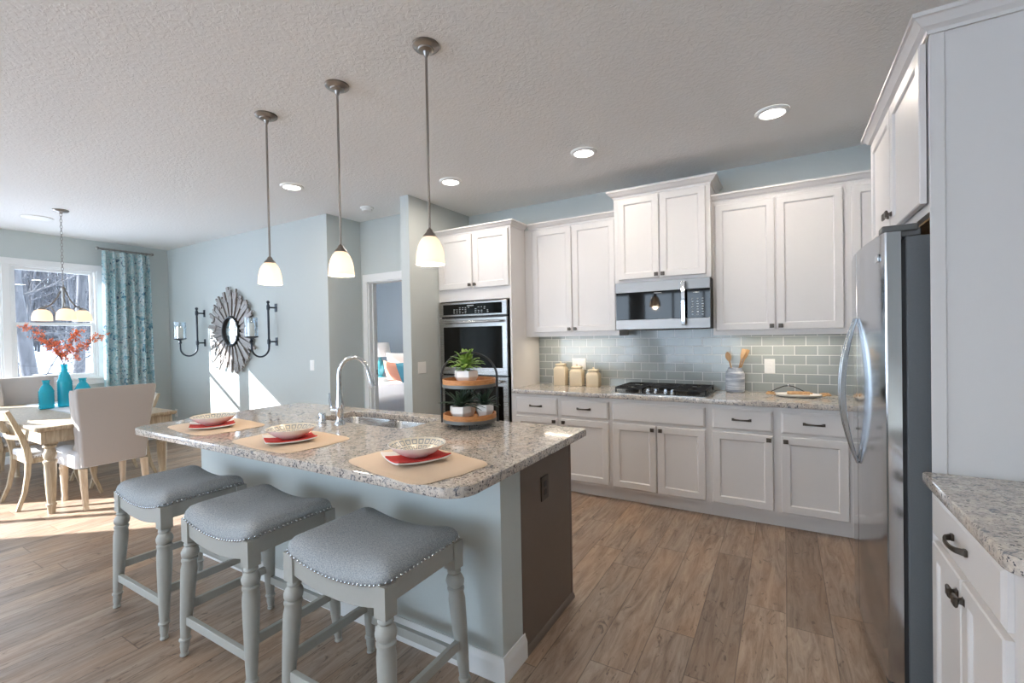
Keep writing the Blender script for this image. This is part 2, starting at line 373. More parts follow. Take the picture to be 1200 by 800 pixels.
        if bevel:
            b = o.modifiers.new('bevel', 'BEVEL'); b.width = bevel; b.segments = seg; b.limit_method = 'ANGLE'; b.angle_limit = math.radians(40)
        if sub:
            q = o.modifiers.new('subdivision', 'SUBSURF'); q.levels = sub; q.render_levels = sub
        return o

def tag(o, label=None, cat=None, group=None, kind=None):
    if label: o['label'] = label
    if cat: o['category'] = cat
    if group: o['group'] = group
    if kind: o['kind'] = kind
    return o
def thing(name, label, cat, loc=(0, 0, 0), rz=0.0, group=None):
    o = bpy.data.objects.new(name, None); COL.objects.link(o); o.location = loc; o.rotation_euler = (0, 0, rz); o.empty_display_size = 0.05
    return tag(o, label, cat, group)
def copy_tree(o, parent=None):
    c = o.copy(); COL.objects.link(c)
    if parent is not None: c.parent = parent
    for ch in list(o.children): copy_tree(ch, c)
    return c
def struct(name, mb, mat, parent=None, **kw):
    o = mb.build(name, mat, parent, **kw)
    if parent is None: o['kind'] = 'structure'
    return o
def arc(c, r, a0, a1, n, f):
    return [f(c, r, a0+(a1-a0)*i/n) for i in range(n+1)]
def round_poly(pts, rad, n=6):
    """pts of a convex polygon, with a radius per corner"""
    out = []; m = len(pts)
    for i in range(m):
        r = rad[i] if isinstance(rad, (list, tuple)) else rad
        p = Vector(pts[i]); a = (Vector(pts[i-1])-p).normalized(); b = (Vector(pts[(i+1) % m])-p).normalized()
        if r <= 0: out.append(tuple(p)); continue
        ang = a.angle(b); t = r/math.tan(ang/2); q0 = p+a*t; q1 = p+b*t; c = p+(a+b).normalized()*(r/math.sin(ang/2))
        v0 = q0-c; v1 = q1-c; tot = v0.angle_signed(v1) if v0.length else 0
        for k in range(n+1):
            th = -tot*k/n; out.append((c.x+v0.x*math.cos(th)-v0.y*math.sin(th), c.y+v0.x*math.sin(th)+v0.y*math.cos(th)))
    return out
def slab(name, outer, holes, z0, z1, mat, bev=0.004, parent=None):
    cu = bpy.data.curves.new(name, 'CURVE'); cu.dimensions = '2D'; cu.fill_mode = 'BOTH'
    cu.extrude = (z1-z0)/2-bev; cu.bevel_depth = bev; cu.bevel_resolution = 2; cu.offset = -bev
    for poly in [outer]+holes:
        sp = cu.splines.new('POLY'); sp.points.add(len(poly)-1); sp.use_cyclic_u = True
        for i, p in enumerate(poly): sp.points[i].co = (p[0], p[1], 0, 1)
    t = bpy.data.objects.new(name, cu); COL.objects.link(t)
    dg = bpy.context.evaluated_depsgraph_get(); me = bpy.data.meshes.new_from_object(t.evaluated_get(dg))
    bpy.data.objects.remove(t); bpy.data.curves.remove(cu)
    for v in me.vertices: v.co.z += (z0+z1)/2
    me.materials.clear(); me.materials.append(MT[mat]); me.shade_smooth(); me.set_sharp_from_angle(angle=math.radians(30)); me.name = name
    o = bpy.data.objects.new(name, me); COL.objects.link(o)
    if parent is not None: o.parent = parent
    return o

# ================================================================== ROOM SHELL
CZ = 2.81; XL, XR, YB, YD, YA, YR = -8.0, 1.15, 4.36, 3.36, 3.83, -5.0
struct('floor', MB().box(-8.15, -5.15, -0.1, 1.3, 6.32, 0), 'floor')
struct('ceiling', MB().box(-8.15, -5.15, CZ, 1.3, 6.32, CZ+0.1), 'ceiling')
def wall_with_openings(axis, p0, p1, a0, a1, ops, z0=0.0, z1=CZ):
    """axis 'x': wall plane of constant x between p0,p1, running a0..a1 in y; ops = [(lo,hi,zlo,zhi)]"""
    m = MB()
    def bx(lo, hi, zl, zh):
        if hi-lo < 1e-4 or zh-zl < 1e-4: return
        if axis == 'x': m.box(p0, lo, zl, p1, hi, zh)
        else: m.box(lo, p0, zl, hi, p1, zh)
    cur = a0
    for lo, hi, zl, zh in sorted(ops):
        bx(cur, lo, z0, z1); bx(lo, hi, z0, zl); bx(lo, hi, zh, z1); cur = hi
    bx(cur, a1, z0, z1); return m
W1 = (1.70, 2.51, 0.98, 2.40); W2 = (0.82, 1.63, 0.98, 2.40); PD = (-1.70, -0.44, 0.05, 2.58); WB = (3.52, 4.36, 0.6, 2.5)
struct('wall_left', wall_with_openings('x', XL-0.08, XL, -5.15, 6.32, [W1, W2, PD, WB]), 'wall', flat=True)
WR = [(-7.7, -3.75, 0.25, 2.55), (-3.35, -1.0, 0.25, 2.55)]
WS = []
struct('wall_rear', wall_with_openings('y', YR-0.15, YR, XL, 1.3, WR), 'wall', flat=True)
struct('wall_right', wall_with_openings('x', XR, XR+0.15, YR, 4.51, WS), 'wall', flat=True)
struct('wall_back', MB().box(-3.125, YB, 0, XR, YB+0.15, CZ), 'wall', flat=True)
struct('wall_partition', MB().box(-3.235, YD, 0, -3.125, 6.20, CZ), 'wall', flat=True)
struct('wall_dining', MB().box(XL, YD, 0, -4.34, YD+0.12, CZ), 'wall', flat=True)
struct('wall_hall_side', MB().box(-4.46, YD+0.12, 0, -4.34, YA, CZ), 'wall', flat=True)
DO = (-4.235, -3.38, 0.0, 2.09)
struct('wall_hall', wall_with_openings('y', YA, YA+0.12, -4.46, -3.235, [DO]), 'wall', flat=True)
struct('wall_bedroom', wall_with_openings('y', 6.20, 6.32, XL, -3.235, [(-7.85, -6.78, 0.5, 2.5)]), 'bedwall', flat=True)
mw = thing('window_8', None, None, (-7.315, 6.2, 0.5)); mw['kind'] = 'structure'  # extra window out of view, added to bring sky light onto the bed
m = MB()
for a in (-0.535, -0.02, 0.495): m.box(a, 0.03, 0, a+0.04, 0.09, 2.0)
m.box(-0.535, 0.03, 0, 0.535, 0.09, 0.04).box(-0.535, 0.03, 1.96, 0.535, 0.09, 2.0).build('window_frame', 'trim', mw)
MB().box(-0.53, 0.058, 0.0, 0.53, 0.062, 2.0).build('pane', 'pane', mw, flat=True)
struct('wall_bedroom_lining', MB().box(-3.250, YA+0.125, 0, -3.236, 6.199, CZ), 'bedwall', flat=True)

# door surround to the bedroom
m = MB(); c0 = YA-0.018
for x0, x1 in ((DO[0]-0.065, DO[0]+0.005), (DO[1]-0.005, DO[1]+0.065)): m.box(x0, c0, 0, x1, YA, DO[3])
m.box(DO[0]-0.065, c0, DO[3]-0.005, DO[1]+0.065, YA, DO[3]+0.085)
m.box(DO[0], YA, 0, DO[0]+0.018, YA+0.12, DO[3]); m.box(DO[1]-0.018, YA, 0, DO[1], YA+0.12, DO[3]); m.box(DO[0], YA, DO[3]-0.018, DO[1], YA+0.12, DO[3])
m.box(DO[0]+0.018, YA+0.05, 0, DO[0]+0.03, YA+0.085, DO[3]-0.018)
tr1 = struct('trim_1', m, 'trim', bevel=0.003)
struct('strike_plate', MB().box(DO[0]+0.0185, YA+0.088, 0.985, DO[0]+0.021, YA+0.115, 1.045), 'nickel', tr1)

def baseboard(name, path, side, h=0.095, parent=None, mat='trim'):
    prof = [(0, 0), (0.015, 0), (0.015, h*0.72), (0.012, h*0.80), (0.008, h*0.88), (0.006, h), (0, h)]
    return struct(name, MB().sweep(path, prof, side), mat, parent)
baseboard('baseboard_dining', [(XL, YD), (-4.34, YD), (-4.34, YA)], 1)
baseboard('baseboard_left', [(XL, -0.42), (XL, YD-0.016)], 1)
baseboard('baseboard_partition', [(-3.235, YA), (-3.235, YD), (-3.125, YD), (-3.125, 3.78)], 1)

# windows: casing, jamb, two sashes each with its pane
def hung_window(name, y0, y1, z0, z1, zm):
    wroot = thing(name, None, None, (XL, (y0+y1)/2, z0)); wroot['kind'] = 'structure'; yc = (y0+y1)/2; h = z1-z0; hw = (y1-y0)/2; zm -= z0
    f = MB(); t = 0.018
    f.box(-0.085, -hw, 0, 0.0, -hw+t, h); f.box(-0.085, hw-t, 0, 0.0, hw, h); f.box(-0.085, -hw+t, h-t, 0, hw-t, h); f.box(-0.085, -hw+t, 0, 0, hw-t, t)
    f.build('window_frame', 'trim', wroot, bevel=0.002)
    def sash(x, zl, zh, nm):
        s = MB(); r = 0.036; a = hw-t
        s.box(x, -a, zl, x+0.026, -a+r, zh); s.box(x, a-r, zl, x+0.026, a, zh); s.box(x, -a+r, zl, x+0.026, a-r, zl+r); s.box(x, -a+r, zh-r, x+0.026, a-r, zh)
        so = s.build(nm, 'trim', wroot, bevel=0.003)
        MB().box(x+0.011, -a+r-0.004, zl+r-0.004, x+0.019, a-r+0.004, zh-r+0.004).build('pane', 'pane', so, flat=True)
    sash(-0.075, zm-0.018, h-t, 'upper_sash'); sash(-0.047, t, zm+0.018, 'lower_sash')
    return wroot
hung_window('window_1', W1[0], W1[1], W1[2], W1[3], 1.68)
hung_window('window_2', W2[0], W2[1], W2[2], W2[3], 1.68)
m = MB()   # casing round the pair and the stool below
m.box(XL, W2[0]-0.07, W1[2], XL+0.018, W2[0], W1[3]); m.box(XL, W1[1], W1[2], XL+0.018, W1[1]+0.07, W1[3]); m.box(XL, W2[1], W1[2], XL+0.018, W1[0], W1[3])
m.box(XL, W2[0]-0.07, W1[3], XL+0.02, W1[1]+0.07, W1[3]+0.075); m.box(XL, W2[0]-0.09, W1[2]-0.028, XL+0.05, W1[1]+0.09, W1[2]); m.box(XL, W2[0]-0.07, W1[2]-0.10, XL+0.016, W1[1]+0.07, W1[2]-0.028)
struct('trim_2', m, 'trim', bevel=0.003)
hung_window('window_3', WB[0], WB[1], WB[2], WB[3], 1.6)  # unseen bedroom window, placed so the sun falls on the pillows
# glazed patio door
pd = thing('door_1', None, None, (XL, 0, 0)); pd['kind'] = 'structure'
m = MB(); y0, y1, z0, z1 = PD
m.box(-0.085, y0, z0, 0, y0+0.025, z1); m.box(-0.085, y1-0.025, z0, 0, y1, z1); m.box(-0.085, y0, z1-0.025, 0, y1, z1); m.box(-0.085, y0, z0, 0, y1, z0+0.025)
m.box(0, y0-0.07, 0, 0.018, y0, z1+0.07); m.box(0, y1, 0, 0.018, y1+0.07, z1+0.07); m.box(0, y0, z1, 0.018, y1, z1+0.07)
m.build('door_frame', 'trim', pd, bevel=0.003)
for ya, yb in ((y0+0.025, -1.135), (-1.135, y1-0.025)):
    s = MB(); r = 0.032; xx = -0.07
    s.box(xx, ya, z0+0.04, xx+0.04, ya+r, z1-0.04); s.box(xx, yb-r, z0+0.04, xx+0.04, yb, z1-0.04); s.box(xx, ya, z0+0.04, xx+0.04, yb, z0+0.2); s.box(xx, ya, z1-0.04-r, xx+0.04, yb, z1-0.04)
    so = s.build('door_panel', 'trim', pd, bevel=0.003)
    MB().box(xx+0.018, ya+r-0.004, z0+0.196, xx+0.022, yb-r+0.004, z1-0.036-r).build('pane', 'pane', so, flat=True)
# unseen living-room windows in the rear wall, made large for soft frontal light
for i, (x0, x1, z0, z1) in enumerate(WR):
    wr = thing('window_%d' % (4+i), None, None, ((x0+x1)/2, YR, z0)); wr['kind'] = 'structure'; hw = (x1-x0)/2; h = z1-z0
    m = MB(); t = 0.05
    for a in (-hw, -hw/3, hw/3, hw): m.box(max(a-t/2, -hw), -0.11, 0, min(a+t/2, hw), -0.05, h)
    m.box(-hw, -0.11, 0, hw, -0.05, t); m.box(-hw, -0.11, h-t, hw, -0.05, h); m.box(-hw, -0.11, h*0.5-t/2, hw, -0.05, h*0.5+t/2)
    m.box(-hw-0.07, 0, -0.07, -hw, 0.018, h+0.07); m.box(hw, 0, -0.07, hw+0.07, 0.018, h+0.07); m.box(-hw, 0, h, hw, 0.018, h+0.07); m.box(-hw, 0, -0.07, hw, 0.018, 0)
    m.build('window_frame', 'trim', wr, bevel=0.003)
    MB().box(-hw, -0.083, 0, hw, -0.079, h).build('pane', 'pane', wr, flat=True)

for i, (y0, y1, z0, z1) in enumerate(WS):
    wr = thing('window_%d' % (6+i), None, None, (XR, (y0+y1)/2, z0)); wr['kind'] = 'structure'; hw = (y1-y0)/2; h = z1-z0
    m = MB(); t = 0.05
    for a in (-hw, -hw/3, hw/3, hw): m.box(0.05, max(a-t/2, -hw), 0, 0.11, min(a+t/2, hw), h)
    m.box(0.05, -hw, 0, 0.11, hw, t); m.box(0.05, -hw, h-t, 0.11, hw, h)
    m.build('window_frame', 'trim', wr, bevel=0.003)
    MB().box(0.079, -hw, 0, 0.083, hw, h).build('pane', 'pane', wr, flat=True)

# tiled splashback along the worktop
struct('wall_backsplash', MB().box(-2.234, YB-0.010, 0.9145, XR, YB, 1.452), 'tile', flat=True)

# ================================================================== CABINETRY
def rings_panel(x0, x1, z0, z1, steps):
    return [[(x0+i, y, z0+i), (x1-i, y, z0+i), (x1-i, y, z1-i), (x0+i, y, z1-i)] for i, y in steps]
T = 0.020
def door_mesh(x0, x1, z0, z1, yf, rail=0.056):
    m = MB(); st = [(0, yf+T), (0.001, yf+0.004), (0.005, yf), (rail-0.004, yf), (rail, yf+0.003), (rail+0.003, yf+0.0095), (rail+0.006, yf+0.0105)]
    m.loft(rings_panel(x0, x1, z0, z1, st)); return m
def drawer_mesh(x0, x1, z0, z1, yf):
    m = MB(); st = [(0, yf+T), (0, yf+0.008), (0.004, yf+0.006), (0.014, yf), (0.02, yf)]
    m.loft(rings_panel(x0, x1, z0, z1, st)); return m
def knob(parent, x, z, yf):
    m = MB(); 
    def sq(h, y): return [(x-h, y, z-h), (x+h, y, z-h), (x+h, y, z+h), (x-h, y, z+h)]
    m.loft([sq(0.011, yf-0.0005), sq(0.008, yf-0.004), sq(0.006, yf-0.012), sq(0.014, yf-0.017), sq(0.0155, yf-0.022), sq(0.012, yf-0.026), sq(0.009, yf-0.0265)])
    return m.build('knob', 'bronze', parent, flat=True)
def pull(parent, x, z, yf, L=0.115):
    m = MB(); h = L/2; n = 12; pts = []; ws = []; hs = []
    for i in range(n+1):
        u = -1+2*i/n; pts.append((x+u*h, yf-0.006-0.022*math.sqrt(max(0, 1-abs(u)**2.6)), z)); ws.append(0.012+0.008*abs(u)**3); hs.append(0.007)
    m.bar(pts, ws, hs, (0, 0, 1))
    for sgn in (-1, 1): m.box(x+sgn*h-0.008, yf-0.009, z-0.010, x+sgn*h+0.008, yf-0.0005, z+0.010)
    return m.build('handle', 'bronze', parent, bevel=0.0015)
CROWN = [(0, 0), (0.006, 0), (0.008, 0.010), (0.012, 0.014), (0.024, 0.020), (0.034, 0.034), (0.042, 0.042), (0.050, 0.044), (0.050, 0.058), (0, 0.058)]
def crown(parent, path, z, side=1, k=1.0):
    return MB().sweep(path, [(o*k, z+h*k) for o, h in CROWN], side).build('crown_moulding', 'cab', parent, ang=25)
def place(root):  # helper: objects are modelled in world coordinates for cabinets on the back wall
    return root

# ---- base run along the back wall (faces -y); things sit at their own foot
FY = 3.79
def base_cabinet(x0, x1, label, doors, drawers, knobs, pulls, false_front=None):
    r = thing('base_cabinet', label, 'cabinet', (x0, FY, 0), 0, 'white base cabinets under the back worktop')
    W = x1-x0
    b = MB().box(0, 0, 0.10, W, YB-FY-0.012, 0.872); b.box(0, 0.055, 0, W, YB-FY-0.012, 0.10)
    b.build('body', 'cab', r, flat=True)
    yf = -T-0.0005
    for (a, c_), k in zip(doors, knobs):
        d = door_mesh(a-x0, c_-x0, 0.125, 0.668, yf).build('door', 'cab', r, flat=True)
        if k is not None: knob(d, k-x0, 0.638, yf)
    for (a, c_), p in zip(drawers, pulls):
        d = drawer_mesh(a-x0, c_-x0, 0.688, 0.843, yf).build('drawer', 'cab', r, flat=True)
        if p: pull(d, (a+c_)/2-x0, 0.768, yf)
    if false_front:
        drawer_mesh(false_front[0]-x0, false_front[1]-x0, 0.688, 0.843, yf).build('false_drawer_front', 'cab', r, flat=True)
    return r
base_cabinet(-2.234, -1.272, 'white base cabinet between the oven tower and the cooktop cabinet', [(-2.198, -1.769), (-1.731, -1.29)], [(-2.198, -1.769), (-1.731, -1.29)], [-1.797, -1.703], [1, 1])
base_cabinet(-1.2715, -0.4985, 'white base cabinet under the gas cooktop with two doors and a plain false drawer front', [(-1.254, -0.893), (-0.884, -0.523)], [], [-0.921, -0.856], [], (-1.254, -0.523))
base_cabinet(-0.498, 0.399, 'white base cabinet under the white serving tray, next to the refrigerator', [(-0.474, -0.07), (-0.021, 0.372)], [(-0.474, -0.07), (-0.021, 0.372)], [-0.098, 0.007], [1, 1])
base_cabinet(0.3995, 1.13, 'white corner base cabinet hidden deep beside the refrigerator', [(0.43, 0.80)], [(0.43, 0.80)], [None], [0])
wt = slab('worktop', round_poly([(-2.232, 3.75), (1.148, 3.75), (1.148, 4.349), (-2.232, 4.349)], 0), [], 0.876, 0.914, 'granite')
tag(wt, 'speckled granite worktop running along the tiled back wall', 'worktop')

# ---- oven tower
r = thing('oven_tower_cabinet', 'tall white cabinet housing the double wall oven', 'cabinet', (-3.122, FY, 0)); X0 = -3.122
W = 0.887; D = YB-FY-0.012
m = MB(); m.box(0, 0, 0.10, 0.02, D, 2.47); m.box(W-0.02, 0, 0.10, W, D, 2.47); m.box(0.02, 0, 1.785, W-0.02, D, 2.47); m.box(0.02, 0, 0.10, W-0.02, D, 0.43); m.box(0.02, D-0.02, 0.43, W-0.02, D, 1.785)
m.box(0, 0.055, 0, W, D, 0.10)
m.build('body', 'cab', r, flat=True)
for (a, c_, kx) in ((-3.093, -2.682, -2.705), (-2.665, -2.255, -2.642)):
    d = door_mesh(a-X0, c_-X0, 1.905, 2.452, -T-0.0005, 0.06).build('door', 'cab', r, flat=True); knob(d, kx-X0, 1.94, -T-0.0005)
d = drawer_mesh(-3.093-X0, -2.255-X0, 0.13, 0.40, -T-0.0005).build('drawer', 'cab', r, flat=True); pull(d, W/2, 0.265, -T-0.0005)
crown(r, [(0, 0), (W, 0), (W, 0.262)], 2.465, 1)

# ---- upper cabinets
UY = 4.07
def upper_cabinet(x0, x1, y, z0, z1, label, doors, dz, knobs, kz, path, zc, k=1.0):
    r = thing('wall_cabinet', label, 'cabinet', (x0, y, z0), 0, 'white wall cabinets over the back worktop'); W = x1-x0
    m = MB().box(0, 0, 0.028, W, YB-y-0.012, z1-z0).box(0, 0, 0, W, 0.02, 0.0285).box(0, 0.02, 0, 0.018, YB-y-0.012, 0.0285).box(W-0.018, 0.02, 0, W, YB-y-0.012, 0.0285)
    m.build('body', 'cab', r, flat=True); yf = -T-0.0005
    for (a, c_), kx in zip(doors, knobs):
        d = door_mesh(a-x0, c_-x0, dz[0]-z0, dz[1]-z0, yf).build('door', 'cab', r, flat=True)
        if kx is not None: knob(d, kx-x0, kz-z0, yf)
    if path: crown(r, [(px-x0, py-y) for px, py in path], zc-z0, 1, k)
    return r
upper_cabinet(-2.2335, -1.2755, UY, 1.405, 2.47, 'white wall cabinet above the cream canisters', [(-2.14, -1.727), (-1.717, -1.302)], (1.447, 2.452), [-1.752, -1.690], 1.475, [(-2.1835, UY), (-1.2755, UY)], 2.465)
upper_cabinet(-1.275, -0.4905, 3.97, 1.862, 2.605, 'raised white wall cabinet above the microwave', [(-1.238, -0.889), (-0.882, -0.525)], (1.887, 2.588), [-0.912, -0.858], 1.915, [(-1.275, 4.10), (-1.275, 3.97), (-0.4905, 3.97), (-0.4905, 4.34)], 2.60, 1.1)
upper_cabinet(-0.49, 0.399, UY, 1.39, 2.47, 'white wall cabinet above the utensil crock', [(-0.469, -0.05), (-0.041, 0.378)], (1.43, 2.44), [-0.075, -0.016], 1.46, [(-0.49, UY), (0.399, UY)], 2.465)
upper_cabinet(0.3995, 1.13, UY, 1.39, 2.47, 'white corner wall cabinet partly behind the refrigerator cabinet', [(0.425, 0.80)], (1.43, 2.44), [None], 1.46, [(0.3995, UY), (1.13, UY)], 2.465)

# ---- refrigerator surround: side panels and the cabinet over the top (faces -x)
r = thing('refrigerator_cabinet', 'white cabinet and tall side panels built around the refrigerator', 'cabinet', (0.45, 2.13, 0))
# local frame: x into the wall, y deeper into the room
LW = XR-0.45-0.002
m = MB().box(0, 0, 0, LW, 0.02, 2.44); m.box(-0.006, -0.006, 0, 0.035, 0.0, 2.44); pn = m.build('side_panel', 'cab', r, bevel=0.002)
MB().box(0, 1.09, 0, LW, 1.11, 2.44).build('side_panel', 'cab', r, flat=True)
MB().box(0, 0.0205, 1.83, LW, 1.0895, 2.44).build('body', 'cab', r, flat=True)
MB().box(0.022, 0.0205, 1.822, LW, 1.0895, 1.8295).build('underside', 'plywood', r, flat=True)
def rot_side(m):  # turn a mesh modelled facing -y into one facing -x (local x -> -y)
    m.v = [(y, -x, z) for x, y, z in m.v]; return m
for (ya, yb, ky) in ((0.035, 0.555, 0.528), (0.565, 1.075, 0.592)):
    d = rot_side(door_mesh(-yb, -ya, 1.862, 2.425, -T-0.006)).build('door', 'cab', r, flat=True)
    km = MB(); 
    def sq(h, y): return [(y-0.0055, ky-h, 1.935-h), (y-0.0055, ky+h, 1.935-h), (y-0.0055, ky+h, 1.935+h), (y-0.0055, ky-h, 1.935+h)]
    km.loft([sq(0.011, -T-0.001), sq(0.008, -T-0.004), sq(0.006, -T-0.012), sq(0.014, -T-0.017), sq(0.0155, -T-0.022), sq(0.012, -T-0.026), sq(0.009, -T-0.0265)]).build('knob', 'bronze', d, flat=True)
crown(r, [(LW, -0.006), (-0.006, -0.006), (-0.006, 1.11), (0.3, 1.11)], 2.432, -1, 1.05)

# ---- near base cabinet on the right, facing -x
r = thing('base_cabinet', 'white base cabinet in front of the tall white panel by the refrigerator', 'cabinet', (0.46, 2.128, 0))
m = MB(); LWc = XR-0.46-0.002
m.box(0, -0.698, 0.10, LWc, 0, 0.874); m.box(0.06, -0.69, 0, LWc, 0, 0.10); m.build('body', 'cab', r, bevel=0.002)
d = rot_side(drawer_mesh(0.012, 0.618, 0.700, 0.850, -T-0.0005)).build('drawer', 'cab', r, flat=True)
hm = MB(); pts = []; ws = []
for i in range(13):
    u = -1+i/6; pts.append((-T-0.006-0.026*math.sqrt(max(0, 1-abs(u)**2.6)), -0.315+u*0.058, 0.782)); ws.append(0.012+0.008*abs(u)**3)
hm.bar(pts, ws, 0.007, (0, 0, 1))
for sg in (-1, 1): hm.box(-T-0.009, -0.315+sg*0.058-0.008, 0.772, -T-0.001, -0.315+sg*0.058+0.008, 0.792)
hm.build('handle', 'bronze', d, bevel=0.0015)
for xa, xb, ky in ((0.012, 0.311, -0.288), (0.319, 0.618, -0.342)):
    d = rot_side(door_mesh(xa, xb, 0.125, 0.680, -T-0.0005)).build('door', 'cab', r, flat=True)
    km = MB()
    def sq(h, y): return [(y, ky-h, 0.628-h), (y, ky+h, 0.628-h), (y, ky+h, 0.628+h), (y, ky-h, 0.628+h)]
    km.loft([sq(0.011, -T-0.001), sq(0.008, -T-0.004), sq(0.006, -T-0.012), sq(0.014, -T-0.017), sq(0.0155, -T-0.022), sq(0.012, -T-0.026), sq(0.009, -T-0.0265)]).build('knob', 'bronze', d, flat=True)
w2 = slab('worktop', round_poly([(0.417, 1.395), (1.148, 1.395), (1.148, 2.123), (0.417, 2.123)], [0.05, 0, 0, 0.004]), [], 0.876, 0.914, 'granite')
tag(w2, 'speckled granite worktop against the tall white panel by the refrigerator', 'worktop')

# ================================================================== ISLAND
r = thing('kitchen_island', 'kitchen island with blue-grey half wall and brown end panel', 'island', (-2.15, 1.9, 0))
IX0, IX1, IY0, IYM, IY1 = -3.36, -1.0, 1.575, 1.74, 2.285
def isl(m): m.v = [(x+2.15, y-1.9, z) for x, y, z in m.v]; return m
isl(MB().box(IX0, IY0, 0, IX1, IYM, 0.875)).build('half_wall', 'wall', r, flat=True)
isl(MB().box(IX0+0.02, IYM, 0.10, IX1-0.012, IY1-0.02, 0.70).box(IX0+0.02, IYM, 0.0, IX1-0.012, IY1-0.09, 0.10).box(IX0+0.02, IYM, 0.70, -2.66, IY1-0.02, 0.875).box(-1.76, IYM, 0.70, IX1-0.012, IY1-0.02, 0.875)).build('cabinet_body', 'panelbrown', r, flat=True)
m = isl(MB().box(IX1-0.012, IYM+0.0005, 0.0, IX1+0.002, IY1, 0.875).box(IX1-0.03, IY1-0.018, 0.0, IX1+0.004, IY1+0.003, 0.875)); m.build('end_panel', 'panelbrown', r, bevel=0.002)
m = isl(MB().sweep([(IX1+0.002, IYM+0.012), (IX1+0.002, IY1)], [(0, 0), (0.013, 0), (0.013, 0.01), (0.009, 0.02), (0.004, 0.028), (0, 0.03)], 1)); m.build('shoe_moulding', 'panelbrown', r)
prof = [(0, 0), (0.016, 0), (0.016, 0.072), (0.013, 0.082), (0.007, 0.094), (0.006, 0.105), (0, 0.105)]
isl(MB().sweep([(IX0, IYM), (IX0, IY0), (IX1, IY0), (IX1, IYM+0.012)], prof, 1)).build('baseboard', 'trim', r, ang=25)
ou = MB(); ou.box(1.152, 0.03, 0.630, 1.158, 0.105, 0.745); op = ou.build('outlet_plate', 'bronze', r, bevel=0.002)
ou = MB()
for zz in (0.668, 0.707): ou.box(1.158, 0.053, zz-0.014, 1.1595, 0.082, zz+0.014)
ou.build('socket', 'black', op, bevel=0.003)
SX0, SX1, SY0, SY1 = -2.60, -1.82, 1.885, 2.215
top = slab('worktop', round_poly([(-3.385, 1.195), (-0.915, 1.195), (-0.915, 2.325), (-3.385, 2.325)], [0.10, 0.10, 0.015, 0.10], 8),
           [round_poly([(SX0, SY0), (SX1, SY0), (SX1, SY1), (SX0, SY1)], 0.05)], 0.876, 0.914, 'granite')
tag(top, 'speckled granite worktop of the kitchen island with an undermount sink cut-out', 'worktop')
# sink
r = thing('kitchen_sink', 'stainless double-bowl sink set under the island worktop', 'sink', ((SX0+SX1)/2, (SY0+SY1)/2, 0.715))
def basin(xa, xb):
    def rr(i, rad): return round_poly([(xa+i, SY0-0.004+i), (xb-i, SY0-0.004+i), (xb-i, SY1+0.004-i), (xa+i, SY1+0.004-i)], rad, 5)
    ox, oy, oz = r.location; rings = []
    for i, z, rad in ((-0.022, 0.8755, 0.06), (0, 0.8755, 0.05), (0.003, 0.868, 0.05), (0.012, 0.74, 0.05), (0.03, 0.722, 0.045), (0.07, 0.718, 0.03)):
        rings.append([(x-ox, y-oy, z-oz) for x, y in rr(i, rad)])
    b = MB(); b.loft(rings, True, False, True); o = b.build('basin', 'sinksteel', r, ang=50)
    MB().lathe([(0.045, 0.0), (0.045, 0.003), (0.035, 0.004), (0.03, 0.001), (0.001, 0.001)], ((xa+xb)/2-ox, (SY0+SY1)/2-oy, 0.7185-oz), 20, False, False).build('drain', 'chrome', o)
basin(SX0-0.002, -2.235); basin(-2.195, SX1+0.002)
# faucet
r = thing('faucet', 'tall chrome gooseneck faucet beside the island sink', 'faucet', (-2.264, 1.815, 0.9145))
m = MB().lathe([(0.030, 0), (0.030, 0.006), (0.026, 0.012), (0.021, 0.03), (0.022, 0.06), (0.024, 0.09), (0.022, 0.13), (0.018, 0.17), (0.0145, 0.22)], n=24); m.build('body', 'chrome', r)
pts = [(0, 0, 0.20), (0, 0, 0.27)]; R = 0.085
for i in range(1, 17):
    a = PI - PI*0.93*i/16; pts.append(((R+R*math.cos(a))*0.80, (R+R*math.cos(a))*0.60, 0.29+R*1.22*math.sin(a)))
MB().tube(pts, [0.0145]*2+[0.0130]*16, 14).build('spout', 'chrome', r)
e = Vector(pts[-1]); d = (Vector(pts[-1])-Vector(pts[-2])).normalized()
MB().tube([e-d*0.005, e+d*0.02, e+d*0.075, e+d*0.098], [0.0135, 0.0155, 0.020, 0.019], 14).build('spray_head', 'chrome', r)
m = MB().tube([(-0.012, -0.005, 0.085), (-0.048, -0.012, 0.085)], [0.018, 0.017], 14); m.tube([(-0.046, -0.012, 0.085), (-0.062, -0.014, 0.10), (-0.072, -0.015, 0.185)], [0.010, 0.009, 0.006], 10); m.build('lever_handle', 'chrome', r)
r = thing('air_gap_cap', 'small chrome cylinder cap beside the faucet', 'air gap', (-2.405, 1.80, 0.9145))
MB().lathe([(0.024, 0), (0.024, 0.004), (0.020, 0.008), (0.020, 0.055), (0.017, 0.062), (0.001, 0.064)], n=20).build('cap', 'chrome', r)
MB().box(-0.006, -0.0215, 0.032, 0.006, -0.0195, 0.04).build('vent_slot', 'black', r)

